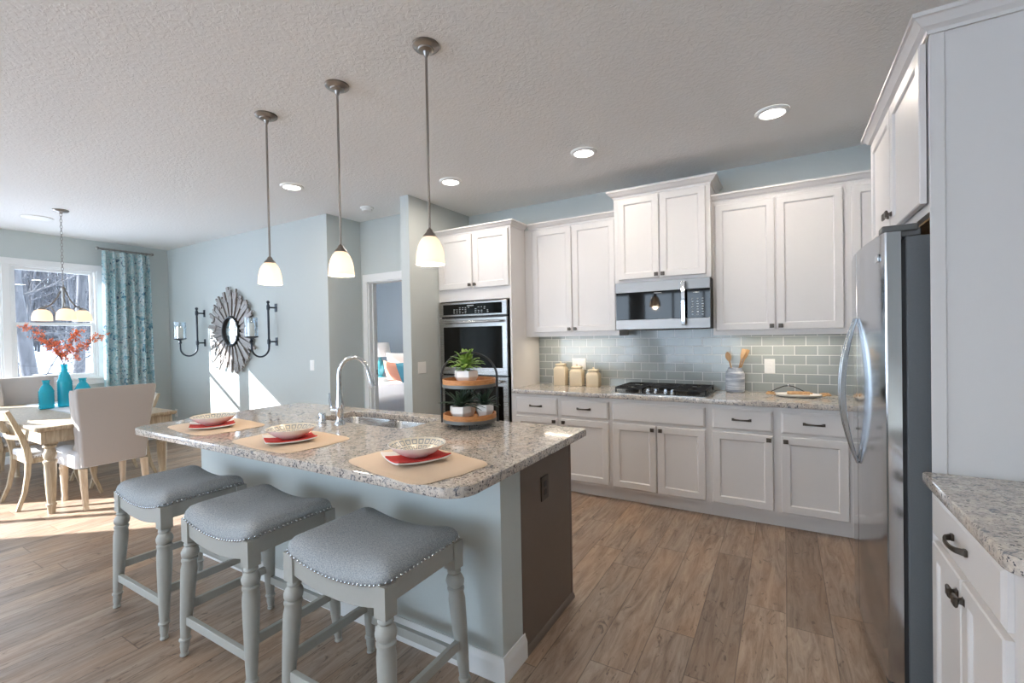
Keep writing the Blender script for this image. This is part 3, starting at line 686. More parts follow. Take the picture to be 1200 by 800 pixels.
# ================================================================== APPLIANCES
# double wall oven
OX0, OX1 = -3.098, -2.272; OW = OX1-OX0; OY = FY-0.030
r = thing('double_wall_oven', 'stainless double wall oven in the tall white cabinet', 'oven', (OX0, OY, 0.445))
MB().box(0.012, 0.030, 0.0, OW-0.012, 0.50, 1.325).build('chassis', 'black', r)
MB().box(0, 0, 1.182, OW, 0.0295, 1.326).build('control_panel', 'steel', r, bevel=0.004)
cp = MB().box(0.055, -0.003, 1.200, OW-0.055, -0.0002, 1.305).build('display', 'glossblack', r, flat=True)
m = MB(); rnd = random.Random(3)
for row in range(4):
    for c_ in range(11):
        if rnd.random() < 0.8:
            xx = 0.19+c_*0.036+(0.05 if c_ > 5 else 0); zz = 1.215+row*0.017
            m.box(xx, -0.0036, zz, xx+0.014+0.006*rnd.random(), -0.0031, zz+0.005)
m.box(0.36, -0.0036, 1.283, 0.44, -0.0031, 1.291)
m.build('printed_keys', 'keytext', cp, flat=True)
def oven_door(z0, z1, zw0, zw1):
    d = MB(); st = [(0, 0.0295), (0, 0.006), (0.006, 0.0)]
    d.loft(rings_panel(0, OW, z0, z1, st)); dd = d.build('oven_door', 'steel', r, ang=20)
    MB().loft(rings_panel(0.055, OW-0.055, zw0, zw1, [(0, -0.0002), (0.001, -0.0025), (0.004, -0.003)])).build('window', 'glossblack', dd, flat=True)
    h = MB(); zh = z1-0.042; pts = [(0.05+(OW-0.10)*i/10, -0.046-0.006*math.sin(PI*i/10), zh) for i in range(11)]; h.tube(pts, 0.0125, 12)
    for xx in (0.075, OW-0.075): h.tube([(xx, 0, zh), (xx, -0.046, zh)], 0.010, 10)
    h.build('handle', 'steel', dd)
oven_door(0.592, 1.165, 0.665, 1.075); oven_door(0.006, 0.578, 0.08, 0.488)
# microwave
MX0, MX1, MZ0, MZ1, MY = -1.268, -0.497, 1.450, 1.8605, 3.945; MW = MX1-MX0; MH = MZ1-MZ0
r = thing('microwave', 'stainless over-the-range microwave under the raised white cabinet', 'microwave', (MX0, MY, MZ0))
MB().box(0, 0.032, 0.0, MW, YB-MY-0.012, MH).build('casing', 'black', r, bevel=0.003)
MB().box(0, 0, 0.004, MW, 0.0315, 0.088).box(0, 0, 0.322, MW, 0.0315, MH-0.001).box(0, 0.004, 0.0885, 0.01, 0.0315, 0.3215).build('front_frame', 'darksteel', r, bevel=0.003)
MB().box(0.010, 0.002, 0.089, 0.565, 0.031, 0.3213).build('door_glass', 'glossblack', r, flat=True)
cp = MB().box(0.5655, 0.002, 0.089, MW, 0.031, 0.3213).build('keypad_panel', 'glossblack', r, flat=True)
m = MB()
for row in range(7):
    for c_ in range(3):
        xx = 0.632+c_*0.038; zz = 0.112+row*0.021
        m.box(xx, 0.0012, zz, xx+0.013, 0.0019, zz+0.008)
m.box(0.645, 0.0012, 0.29, 0.69, 0.0019, 0.297); m.build('printed_keys', 'keytext', cp, flat=True)
h = MB(); pts = [(0.575, -0.045-0.010*math.sin(PI*i/10), 0.030+0.355*i/10) for i in range(11)]; h.bar(pts, 0.030, 0.012, (1, 0, 0))
h.box(0.564, -0.045, 0.034, 0.586, 0.0, 0.056); h.box(0.564, -0.045, 0.358, 0.586, 0.0, 0.380); h.build('handle', 'chrome', r, bevel=0.003)
MB().box(0.335, 0.0008, 0.306, 0.395, 0.0018, 0.311).build('brand_mark', 'keytext', r, flat=True)
# under-cabinet lights
for x0, x1, z, y, lb in ((-2.10, -1.40, 1.405, 4.15, 'slim strip light under the wall cabinet above the canisters'), (-0.40, 0.33, 1.39, 4.15, 'slim strip light under the wall cabinet above the utensil crock')):
    r = thing('under_cabinet_light', lb, 'light', (x0, y, z+0.004), 0, 'strip lights under the wall cabinets')
    MB().box(0, 0, 0.006, x1-x0, 0.06, 0.0215).build('housing', 'white', r, bevel=0.002)
    MB().box(0.01, 0.008, 0.0, x1-x0-0.01, 0.052, 0.0058).build('diffuser', 'ledstrip', r, flat=True)
    ld = bpy.data.lights.new('strip_lamp', 'AREA'); lo = bpy.data.objects.new('strip_lamp', ld); COL.objects.link(lo); lo.parent = r
    ld.shape = 'RECTANGLE'; ld.size = x1-x0; ld.size_y = 0.05; ld.energy = 1.2; ld.color = (1.0, 0.86, 0.68); lo.location = ((x1-x0)/2, 0.03, -0.004)
# cooktop
r = thing('gas_cooktop', 'stainless gas cooktop with black iron grates on the back worktop', 'cooktop', (-0.885, 4.05, 0.9145))
m = MB().loft([[(x, y, z) for x, y in round_poly([(-0.375-i, -0.255-i), (0.375+i, -0.255-i), (0.375+i, 0.245+i), (-0.375-i, 0.245+i)], 0.02)] for i, z in ((0.006, 0), (0.006, 0.006), (0, 0.010), (-0.03, 0.008))]); m.build('tray', 'steel', r)
for bx, by, br in ((-0.25, 0.12, 0.04), (-0.25, -0.10, 0.045), (0.0, 0.10, 0.055), (0.25, 0.12, 0.045), (0.25, -0.10, 0.04)):
    MB().lathe([(br+0.012, 0.008), (br+0.012, 0.018), (br, 0.022), (br, 0.03), (br-0.008, 0.033), (0.001, 0.033)], (bx, by, 0), 20).build('burner', 'iron', r)
def grate(x0, x1, y0, y1):
    m = MB(); z = 0.052; b_ = 0.012
    for xx in (x0, x1-b_): m.box(xx, y0, z-0.016, xx+b_, y1, z)
    for yy in (y0, y1-b_): m.box(x0, yy, z-0.016, x1, yy+b_, z)
    xm, ym = (x0+x1)/2, (y0+y1)/2
    m.box(x0, ym-b_/2, z-0.016, x1, ym+b_/2, z)
    for yq in ((y0+ym)/2, (y1+ym)/2): m.box(x0, yq-0.005, z-0.014, xm-0.035, yq+0.005, z); m.box(xm+0.035, yq-0.005, z-0.014, x1, yq+0.005, z)
    m.box(xm-0.005, y0, z-0.014, xm+0.005, (y0+ym)/2-0.035, z); m.box(xm-0.005, (y1+ym)/2+0.035, z-0.014, xm+0.005, y1, z)
    for xx in (x0, x1-b_):
        for yy in (y0, y1-b_): m.box(xx, yy, 0.009, xx+b_, yy+b_, z-0.015)
    m.build('grate', 'iron', r, bevel=0.002)
grate(-0.365, -0.125, -0.21, 0.225); grate(-0.120, 0.120, -0.02, 0.225); grate(0.125, 0.365, -0.21, 0.225)
for kx, ky in ((-0.100, -0.155), (-0.040, -0.135), (0.040, -0.135), (0.100, -0.155)):
    MB().lathe([(0.020, 0.009), (0.020, 0.014), (0.016, 0.018), (0.015, 0.038), (0.012, 0.041), (0.001, 0.041)], (kx, ky, 0), 18).build('knob', 'chrome', r)
# refrigerator (faces -x)
FRY0, FRY1 = 2.175, 3.115
r = thing('refrigerator', 'stainless side-by-side refrigerator in the white surround', 'refrigerator', (0.375, FRY0, 0)); FL = FRY1-FRY0
MB().box(0.013, 0.006, 0.02, 0.74, FL-0.006, 1.755).build('casing', 'fridgebody', r, bevel=0.004)
MB().box(0.0, 0.01, 0.022, 0.0128, FL-0.01, 1.745).build('door_gasket', 'rubberdark', r, flat=True)
MB().box(0.0, 0.02, 0.02, 0.0126, FL-0.02, 0.085).box(-0.035, 0.02, 0.025, 0.0, FL-0.02, 0.085).build('toe_grille', 'mattray', r, bevel=0.003)
def bowx(y): return -0.049-0.030*(1-((y-FL/2)/(FL/2))**2)
def fdoor(y0, y1, nm):
    n = 14; poly = [(bowx(y0+(y1-y0)*i/n), y0+(y1-y0)*i/n) for i in range(n+1)]; poly = [(-0.0015, y0), ] + [(poly[0][0]+0.006, y0)] + [(poly[0][0]+0.001, y0+0.004)] + poly[1:-1] + [(poly[-1][0]+0.001, y1-0.004), (poly[-1][0]+0.006, y1)] + [(-0.0015, y1)]
    return MB().prism(poly, 0.10, 1.775).build(nm, 'fridge', r, ang=30)
dn = fdoor(0.0, 0.500, 'refrigerator_door'); df = fdoor(0.506, FL, 'freezer_door')
for dd, yy in ((dn, 0.462), (df, 0.542)):
    h = MB(); pts = []; xs = bowx(yy)
    for i in range(25):
        u = -1+2*i/24; pts.append((xs-0.004-0.056*(1-u*u), yy, 1.135+u*0.335))
    hw_ = [0.010+0.014*(1-abs(-1+2*i/24)**3) for i in range(25)]; hh = [0.012+0.012*(1-abs(-1+2*i/24)**2) for i in range(25)]
    h.bar(pts, hw_, hh, (0, 1, 0)); h.build('handle', 'satin', dd, bevel=0.003, ang=40)
m = MB().box(bowx(0.09)-0.003, 0.055, 1.675, bowx(0.09)+0.003, 0.13, 1.705); m.build('badge', 'chrome', dn, bevel=0.002)
MB().box(-0.055, 0.005, 1.7755, 0.05, 0.08, 1.80).box(-0.005, 0.02, 1.756, 0.06, 0.11, 1.785).build('hinge_cover', 'greyband', r, bevel=0.005)

# ================================================================== CEILING FIXTURES
def recessed(x, y, label, lit=True, energy=CAN_W):
    r = thing('recessed_light', label, 'ceiling light', (x, y, CZ-0.0005), 0, 'round recessed ceiling lights')
    MB().lathe([(0.098, 0), (0.098, -0.006), (0.092, -0.014), (0.078, -0.017), (0.072, -0.014), (0.070, -0.010)], n=32, cap0=False, cap1=False).build('trim_ring', 'white', r)
    MB().lathe([(0.074, -0.001), (0.074, -0.0135), (0.001, -0.0135)], n=32).build('lens', 'led', r)
    ld = bpy.data.lights.new('can_lamp', 'AREA'); lo = bpy.data.objects.new('can_lamp', ld); COL.objects.link(lo); lo.parent = r
    ld.shape = 'DISK'; ld.size = 0.14; ld.energy = energy; ld.color = CAN_COL; lo.location = (0, 0, -0.022)
    return r
recessed(-0.046, 3.382, 'round recessed ceiling light in front of the wall cabinet over the utensil crock')
recessed(-1.296, 3.322, 'round recessed ceiling light in front of the raised cabinet over the microwave')
recessed(-2.541, 3.278, 'round recessed ceiling light in front of the oven tower')
recessed(-3.811, 2.593, 'round recessed ceiling light between the first two pendants, near the hallway')
recessed(-5.3, 4.9, 'added unseen recessed light brightening the bedroom', True, 22.0)  # hidden lamp added to brighten the bed
recessed(-1.5, -0.4, 'added unseen recessed light over the floor behind the island stools')  # this and the lamps below are added behind the camera for soft top light
recessed(-5.2, -1.2, 'added unseen recessed light over the living area behind the table')
recessed(-2.6, -1.6, 'added unseen recessed light over the living area far behind the island')
recessed(-1.0, -3.2, 'added unseen recessed light at the far end of the living area')
r = thing('ceiling_speaker', 'flat white round ceiling fixture near the chandelier canopy', 'ceiling fixture', (-7.012, 1.717, CZ-0.0005))
MB().lathe([(0.13, 0), (0.13, -0.006), (0.12, -0.012), (0.10, -0.014)], n=32).build('rim', 'white', r)
MB().lathe([(0.10, -0.0145), (0.085, -0.022), (0.001, -0.024)], n=32).build('grille', 'white', r)
r = thing('smoke_detector', 'small white smoke detector on the ceiling by the hallway', 'smoke detector', (-3.789, 3.443, CZ-0.0005))
MB().lathe([(0.07, 0), (0.07, -0.012), (0.062, -0.02)], n=28).build('base', 'white', r)
MB().lathe([(0.056, -0.0205), (0.052, -0.038), (0.04, -0.045), (0.001, -0.046)], n=28).build('cover', 'white', r)
# three pendants
for x, y, lb in ((-2.737, 1.70, 'glass pendant lamp over the island end by the dining table'), (-2.093, 1.71, 'glass pendant lamp over the middle of the island'), (-1.452, 1.704, 'glass pendant lamp over the island end by the tiered stand')):
    r = thing('pendant_lamp', lb, 'pendant lamp', (x, y, CZ-0.0005), 0, 'glass pendants above the island')
    MB().lathe([(0.064, 0), (0.064, -0.008), (0.058, -0.014), (0.040, -0.020), (0.036, -0.026), (0.016, -0.032), (0.010, -0.05), (0.0065, -0.055)], n=28).build('canopy', 'nickel', r)
    MB().lathe([(0.006, -0.05), (0.006, -0.885)], n=12).build('rod', 'nickel', r)
    MB().lathe([(0.007, -0.870), (0.014, -0.878), (0.017, -0.888), (0.033, -0.904), (0.035, -0.912)], n=24).build('socket_cap', 'nickel', r)
    outer = [(0.032, -0.9125), (0.046, -0.930), (0.057, -0.955), (0.064, -0.985), (0.068, -1.020), (0.0695, -1.042)]
    inner = [(rr-0.004, zz+0.001) for rr, zz in outer[::-1]]; inner[-1] = (0.027, -0.916)
    MB().lathe(outer+inner, n=36, cap0=False, cap1=False).build('glass_shade', 'shade', r)
    MB().sphere((0, 0, -0.985), 0.026, 14).build('bulb', 'bulb', r)
    ld = bpy.data.lights.new('pendant_glow', 'POINT'); lo = bpy.data.objects.new('pendant_glow', ld); COL.objects.link(lo); lo.parent = r
    ld.energy = 4.5; ld.color = (1, 0.80, 0.58); ld.shadow_soft_size = 0.03; lo.location = (0, 0, -1.045)
# chandelier over the dining table
r = thing('chandelier', 'bronze three-light chandelier hanging over the dining table', 'chandelier', (-6.428, 1.748, CZ-0.0005))
MB().lathe([(0.065, 0), (0.065, -0.008), (0.055, -0.018), (0.02, -0.026), (0.008, -0.04)], n=24).build('canopy', 'nickel', r)
m = MB(); z = -0.03; k = 0
while z > -0.80:
    a = k % 2; pts = []
    for i in range(13):
        t = 2*PI*i/12; u = 0.009*math.cos(t); v = 0.019*math.sin(t); pts.append((u if a else 0, 0 if a else u, z-0.019+v))
    m.tube(pts, 0.0022, 5, False); z -= 0.031; k += 1
m.build('chain', 'nickel', r)
MB().lathe([(0.006, -0.79), (0.02, -0.805), (0.022, -0.83), (0.014, -0.85), (0.013, -1.05), (0.022, -1.075), (0.024, -1.10), (0.010, -1.125), (0.001, -1.13)], n=18).build('hub', 'nickel', r)
lat = R0; fwd = F0
for th in (-70, 50, 170):
    t = math.radians(th); dv = lat*math.sin(t) - fwd*math.cos(t)
    m = MB(); pts = [dv*0.012+Vector((0, 0, -0.82))]
    for i in range(1, 13):
        u = i/12; pts.append(dv*(0.02+0.155*u**1.3) + Vector((0, 0, -0.82-0.19*math.sin(u*PI/2))))
    m.tube(pts, 0.007, 8)
    pts2 = [dv*(0.02+0.08*u) + Vector((0, 0, -1.06-0.02*math.sin(u*PI)+0.06*u*u)) for u in [i/8 for i in range(9)]] + [dv*0.155+Vector((0, 0, -0.985))]
    m.tube(pts2, 0.005, 8)
    ar = m.build('arm', 'nickel', r)
    c = dv*0.175; MB().lathe([(0.012, -1.005), (0.032, -1.015), (0.036, -1.03)], (c.x, c.y, 0), 18).build('socket_cap', 'nickel', ar)
    outer = [(0.036, -1.031), (0.056, -1.042), (0.072, -1.070), (0.079, -1.105), (0.080, -1.145)]; inner = [(q-0.004, zz) for q, zz in outer[::-1]]
    MB().lathe(outer+inner, (c.x, c.y, 0), 28, False, False).build('glass_shade', 'shade', ar)
    MB().sphere((c.x, c.y, -1.09), 0.026, 12).build('bulb', 'bulb', ar)

# ================================================================== STOOLS
def make_stool(label):
    r = thing('bar_stool', label, 'stool', (0, 0, 0), 0, 'grey saddle-seat stools at the island')
    HX, HY = 0.264, 0.205
    def sad(x): return 0.042*(abs(x)/HX)**2
    # cushion: saddle surface with rounded edge
    m = MB()
    outline = round_poly([(-HX, -HY), (HX, -HY), (HX, HY), (-HX, HY)], 0.045, 6)
    # resample outline densely so the saddle curve shows along the long edge
    dense = []
    for i in range(len(outline)):
        a = Vector(outline[i]); b = Vector(outline[(i+1) % len(outline)]); k = max(1, int((b-a).length/0.03))
        for j in range(k): dense.append(a+(b-a)*j/k)
    rings = []
    for s, dz in ((0.985, -0.010), (1.0, 0.0), (1.006, 0.008), (0.992, 0.020), (0.955, 0.035), (0.89, 0.048), (0.75, 0.060), (0.5, 0.067), (0.25, 0.069), (0.02, 0.069)):
        rings.append([(p.x*s, p.y*s, 0.600+sad(p.x*s)+dz) for p in dense])
    m.loft(rings, True, True, True); seat = m.build('seat', 'tweed', r, ang=70)
    nm = MB()
    L = []; 
    for i in range(len(dense)):
        a = dense[i]; b = dense[(i+1) % len(dense)]; L.append((b-a).length)
    tot = sum(L); cnt = 92; step = tot/cnt; acc = 0; i = 0; pos = 0
    for k in range(cnt):
        d = k*step
        while pos+L[i] < d: pos += L[i]; i += 1
        a = dense[i]; b = dense[(i+1) % len(dense)]; q = a+(b-a)*((d-pos)/L[i])
        nm.sphere((q.x*1.007, q.y*1.007, 0.598+sad(q.x)), 0.0056, 8)
    nm.build('nail_trim', 'chrome', seat, ang=80)
    # aprons: long ones curved underneath, short ones straight
    for sy in (-1, 1):
        a = MB(); n = 20; top_ = []; rr = []
        for i in range(n+1):
            x = -HX+0.04+(2*HX-0.08)*i/n; zt = 0.589+sad(x); zb = 0.560-0.040*(1-(x/HX)**2)
            y0, y1 = sy*(HY-0.030), sy*(HY-0.008); rr.append([(x, y0, zb), (x, y1, zb), (x, y1, zt), (x, y0, zt)])
        a.loft(rr); a.build('apron', 'stoolpaint', r, bevel=0.002)
    for sx in (-1, 1):
        MB().box(sx*(HX-0.032), -HY+0.04, 0.562, sx*(HX-0.008), HY-0.04, 0.629).build('apron', 'stoolpaint', r, bevel=0.002)
    # turned legs, splayed a little
    for sx in (-1, 1):
        for sy in (-1, 1):
            cx, cy = sx*(HX-0.026), sy*(HY-0.026); dx, dy = sx*0.030, sy*0.026
            def at(z): u = max(0, (0.52-z)/0.52); return cx+dx*u, cy+dy*u
            l = MB(); l.box(cx-0.026, cy-0.026, 0.520, cx+0.026, cy+0.026, 0.627)
            prof = [(0.020, 0.520), (0.026, 0.513), (0.027, 0.506), (0.021, 0.498), (0.030, 0.488), (0.036, 0.472), (0.033, 0.455), (0.025, 0.447), (0.033, 0.441), (0.033, 0.433), (0.029, 0.424), (0.033, 0.395), (0.030, 0.30), (0.023, 0.14), (0.019, 0.085), (0.024, 0.080), (0.024, 0.073), (0.018, 0.068), (0.019, 0.045), (0.014, 0.015), (0.017, 0.012), (0.017, 0.003)]
            rings = []
            for q, z in prof:
                ax, ay = at(z); rings.append([(ax+q*math.cos(2*PI*k/18), ay+q*math.sin(2*PI*k/18), z) for k in range(18)])
            l.loft(rings); lg = l.build('leg', 'stoolpaint', r, ang=40)
            ax, ay = at(0.0); MB().lathe([(0.013, 0.0), (0.015, 0.0035)], (ax, ay, 0), 14).build('glide', 'rubberdark', lg)
    def lp(sx, sy, z): u = (0.52-z)/0.52; return Vector((sx*(HX-0.026)+sx*0.030*u, sy*(HY-0.026)+sy*0.026*u, z))
    for sy, z in ((-1, 0.165), (1, 0.165)):
        a, b = lp(-1, sy, z), lp(1, sy, z); MB().bar([a, b], 0.038, 0.020, (0, 0, 1)).build('stretcher', 'stoolpaint', r, bevel=0.002)
    for sx in (-1, 1):
        a, b = lp(sx, -1, 0.225), lp(sx, 1, 0.225); MB().bar([a, b], 0.036, 0.020, (0, 0, 1)).build('stretcher', 'stoolpaint', r, bevel=0.002)
    return r
s1 = make_stool('grey tweed saddle stool nearest the dining table at the island'); s1.location = (-2.835, 1.225, 0)
s2 = copy_tree(s1); s2['label'] = 'grey tweed saddle stool standing between the two other island stools'; s2.location = (-2.085, 1.215, 0)
s3 = copy_tree(s1); s3['label'] = 'grey tweed saddle stool nearest the brown end panel of the island'; s3.location = (-1.357, 1.235, 0)

# ================================================================== ON THE ISLAND
def place_setting(mx, my, rot, bx, by, where):
    m = MB(); hw, hh = 0.27, 0.19; pts = []
    base = round_poly([(-hw, -hh), (hw, -hh), (hw, hh), (-hw, hh)], 0.035, 4)
    for i in range(96):   # softly waved outline
        t = 2*PI*i/96; c, s = math.cos(t), math.sin(t); q = (abs(c)**5+abs(s)**5)**(-1/5.0); q *= 1+0.018*math.cos(8*t)
        pts.append((hw*c*q, hh*s*q))
    m.loft([[(x*k, y*k, z) for x, y in pts] for k, z in ((0.995, 0), (1, 0.0015), (0.995, 0.003))]); o = m.build('placemat', 'placemat', None, loc=(mx, my, 0.9145), rot=(0, 0, rot), ang=50)
    tag(o, 'beige ridged placemat ' + where, 'placemat', 'beige placemats on the island')
    r = thing('folded_napkin', 'red and white folded napkin under the bowl ' + where, 'napkin', (bx-0.006, by-0.006, 0.918), -0.45, 'folded napkins on the island')
    def sheet(poly_f, mat, nm, dz, lift):
        n = 16; mm = MB(); hw_ = 0.110; rr = []
        top = []; bot = []
        for iy in range(n+1):
            for side in (0, 1):
                pass
        grid = []
        for iy in range(n+1):
            row = []
            for ix in range(n+1):
                u = poly_f[0]+(poly_f[1]-poly_f[0])*ix/n; v = -1+2*iy/n
                row.append((u*hw_, v*hw_, dz+lift*(0.55*abs(u)**2.6+0.35*abs(v)**3+0.15*(abs(u*v))**2)))
            grid.append(row)
        b = len(mm.v); th = 0.0055
        for g in grid: mm.v += g
        for g in grid: mm.v += [(x, y, z+th) for x, y, z in g]
        N = n+1; off = N*N
        for iy in range(n):
            for ix in range(n):
                a = iy*N+ix; mm._f((a, a+N, a+N+1, a+1)); mm._f((off+a, off+a+1, off+a+N+1, off+a+N))
        for i in range(n):
            mm._f((i, i+1, off+i+1, off+i)); j = n*N+i; mm._f((j+1, j, off+j, off+j+1)); a = i*N; mm._f((a+N, a, off+a, off+a+N)); a = i*N+n; mm._f((a, a+N, off+a+N, off+a))
        return mm.build(nm, mat, r, ang=60)
    sheet((-1, 1), 'whitecloth', 'white_layer', 0.0005, 0.020)
    q = sheet((-0.45, 0.98), 'red', 'red_layer', 0.0068, 0.020)
    r = thing('bowl', 'shallow cream patterned bowl on the napkin ' + where, 'bowl', (bx, by, 0.9325), 0, 'patterned bowls on the island')
    prof_o = [(0.001, 0.0), (0.045, 0.0), (0.050, 0.004), (0.075, 0.016), (0.100, 0.034), (0.117, 0.051), (0.1185, 0.053)]
    MB().lathe(prof_o+[(0.1155, 0.0535)], n=40, cap0=True, cap1=False).build('shell', 'ceramic', r, ang=60)
    MB().lathe([(0.1155, 0.0535), (0.098, 0.037), (0.073, 0.0195), (0.048, 0.008), (0.001, 0.006)], n=40, cap0=False, cap1=True).build('patterned_inside', 'bowlpat', r, ang=60)
place_setting(-2.92, 1.455, -0.10, -2.885, 1.425, 'farthest from the tiered stand')
place_setting(-2.144, 1.42, -0.05, -2.118, 1.405, 'in front of the faucet')
place_setting(-1.283, 1.395, -0.22, -1.305, 1.425, 'closest to the tiered stand')

# two-tier stand
TX, TY, TZ = -1.536, 2.115, 0.9145
r = thing('tiered_tray_stand', 'two-tier wooden tray stand with a black hoop handle on the island', 'tray stand', (TX, TY, TZ), math.radians(30))
for a in (35, 155, 275):
    t = math.radians(a); MB().tube([(0.125*math.cos(t), 0.125*math.sin(t), 0.036), (0.138*math.cos(t), 0.138*math.sin(t), 0.0)], 0.004, 8).build('leg', 'mattray', r)
for zz in (0.030, 0.224):
    t_ = MB().lathe([(0.150, zz+0.018), (0.150, zz+0.044), (0.142, zz+0.045), (0.139, zz+0.018)], n=44, cap0=False, cap1=False); t_.lathe([(0.141, zz+0.008), (0.141, zz+0.014)], n=44)
    tr = t_.build('tray', 'honeywood', r)
    MB().lathe([(0.1485, zz), (0.152, zz+0.001), (0.152, zz+0.0185), (0.1385, zz+0.0185)], n=44, cap0=True, cap1=False).build('metal_band', 'greyband', tr)
pts = [(-0.158, 0, 0.022), (-0.158, 0, 0.18), (-0.158, 0, 0.275)]
for i in range(1, 20):
    a = PI-PI*i/20; pts.append((0.158*math.cos(a), 0, 0.275+0.140*math.sin(a)))
pts += [(0.158, 0, 0.275), (0.158, 0, 0.18), (0.158, 0, 0.022)]
hb = MB().tube(pts, 0.0062, 10); hb.build('hoop_handle', 'mattray', r)
def pot(parent, w, h):
    m = MB(); rr = [(0.62*w, 0), (0.66*w, 0.004), (1.0*w, h*0.55), (0.98*w, h), (0.88*w, h), (0.84*w, h*0.82), (0.001, h*0.80)]
    m.lathe(rr, n=6, phase=0.3); m.build('pot', 'ceramic', parent, flat=True)
    MB().lathe([(0.83*w, h*0.80), (0.80*w, h*0.86), (0.001, h*0.9)], n=14).build('soil', 'twig', parent)
def leaf_strip(m, base, d, L, wid, droop, nseg=5, thick=0.002):
    d = Vector(d).normalized(); side = d.cross(Vector((0, 0, 1))); side = side.normalized() if side.length > 1e-4 else Vector((1, 0, 0)); p = Vector(base); pts = [p.copy()]; dd = d.copy()
    for i in range(nseg): p = p+dd*L/nseg; pts.append(p.copy()); dd = (dd+Vector((0, 0, -droop))).normalized()
    ws = [wid*(0.5+1.0*math.sin(PI*min(1, (i/nseg)*0.9+0.1)))*(1.0 if i < nseg else 0.05) for i in range(nseg+1)]; ws[-1] = wid*0.06
    m.bar(pts, ws, [thick]*(nseg+1), side)
def green_plant(label, x, y, z):
    r = thing('potted_plant', label, 'plant', (x, y, z)); pot(r, 0.070, 0.076); rnd = random.Random(5); m = MB()
    for k in range(120):
        a = rnd.uniform(0, 2*PI); el = rnd.uniform(0.0, 1.45); d = Vector((math.cos(a)*math.cos(el), math.sin(a)*math.cos(el), math.sin(el)+0.25)); b = Vector((0, 0, 0.078))+d*rnd.uniform(0.01, 0.075)
        leaf_strip(m, b, d, rnd.uniform(0.03, 0.055), 0.017, 0.35, 4, 0.0016)
    m.build('leaves', 'leafgreen', r, ang=60); return r
def spiky_plant(label, x, y, z, seed, w=0.066, n=36, L=0.135):
    r = thing('potted_plant', label, 'plant', (x, y, z)); pot(r, w, 0.078); rnd = random.Random(seed); m = MB()
    for k in range(n):
        a = 2*PI*k/n*2.4; el = 0.25+1.15*(k/n); d = (math.cos(a)*math.cos(el), math.sin(a)*math.cos(el), math.sin(el))
        leaf_strip(m, (0.006*math.cos(a), 0.006*math.sin(a), 0.072), d, L*rnd.uniform(0.75, 1.05), 0.0095, 0.14, 6, 0.0018)
    m.build('leaves', 'leafdark', r, ang=60); return r
green_plant('bright green potted plant on the upper tray of the stand', TX-0.012, TY-0.01, TZ+0.2385)
spiky_plant('dark spiky succulent in the front white pot on the lower tray', TX-0.012, TY-0.068, TZ+0.0445, 2, 0.062)
spiky_plant('dark spiky succulent in the white pot nearer the cabinets on the lower tray', TX+0.072, TY+0.042, TZ+0.0445, 4, 0.054, 26, 0.115)
spiky_plant('dark spiky succulent in the white pot nearer the faucet on the lower tray', TX-0.058, TY+0.062, TZ+0.0445, 6, 0.052, 24, 0.11)

# ================================================================== ON THE BACK WORKTOP
def canister(x, y, w, h, rz, label):
    r = thing('canister', label, 'canister', (x, y, 0.9145), rz, 'cream canisters on the back worktop')
    m = MB(); hw = w/2
    m.loft([[(px, py, z) for px, py in round_poly([(-a, -a), (a, -a), (a, a), (-a, a)], 0.008, 3)] for a, z in ((hw-0.003, 0), (hw, 0.004), (hw, h-0.03), (hw-0.006, h-0.018), (hw*0.70, h-0.004), (hw*0.66, h))]); b = m.build('jar', 'cream', r, ang=40)
    q = MB(); n = 4; st = w/n
    for f in range(4):
        ca, sa = math.cos(f*PI/2), math.sin(f*PI/2)
        for i in range(-n, n):
            for sg in (1, -1):
                a0, b0 = -hw+0.008, 0.012; L = w-0.016; pts = []
                for t in range(9):
                    u = t/8; px = -L/2+L*u; pz = 0.015+(h-0.055)*((i/n)+u*sg+ (0 if sg > 0 else 1))
                    if 0.010 <= pz <= h-0.035: pts.append((px*ca-(-hw-0.0003)*sa*-1*-1, px*sa+(-hw-0.0003)*ca, pz))
                if len(pts) > 1: q.tube(pts, 0.0012, 4)
    q.build('lattice_relief', 'cream', b)
    l = MB(); l.loft([[(px, py, z) for px, py in round_poly([(-a, -a), (a, -a), (a, a), (-a, a)], 0.008, 3)] for a, z in ((hw*0.74, h+0.0005), (hw*0.78, h+0.004), (hw*0.78, h+0.014), (hw*0.70, h+0.020), (hw*0.15, h+0.024))]); l.sphere((0, 0, h+0.032), 0.010, 10); l.build('lid', 'cream', r, ang=40)
canister(-1.945, 4.255, 0.120, 0.195, 0.12, 'tallest cream canister, closest to the oven tower')
canister(-1.765, 4.245, 0.122, 0.172, 0.12, 'medium cream canister between the tall one and the short one')
canister(-1.590, 4.235, 0.122, 0.145, 0.12, 'shortest cream canister, closest to the cooktop')
r = thing('utensil_crock', 'ribbed blue-grey stoneware crock holding wooden utensils', 'crock', (-0.352, 4.26, 0.9145))
pr = [(0.001, 0.0), (0.064, 0.0), (0.070, 0.006)]
for i in range(13): z = 0.010+0.135*i/12; pr += [(0.072+0.002*math.sin(i*PI), z), (0.0745, z+0.004), (0.072, z+0.009)]
pr += [(0.066, 0.170), (0.056, 0.186), (0.052, 0.192), (0.053, 0.204), (0.049, 0.205), (0.047, 0.190), (0.060, 0.165), (0.064, 0.10), (0.06, 0.012), (0.001, 0.010)]
MB().lathe(pr, n=36, cap0=False, cap1=False).build('pot', 'crock', r, ang=60)
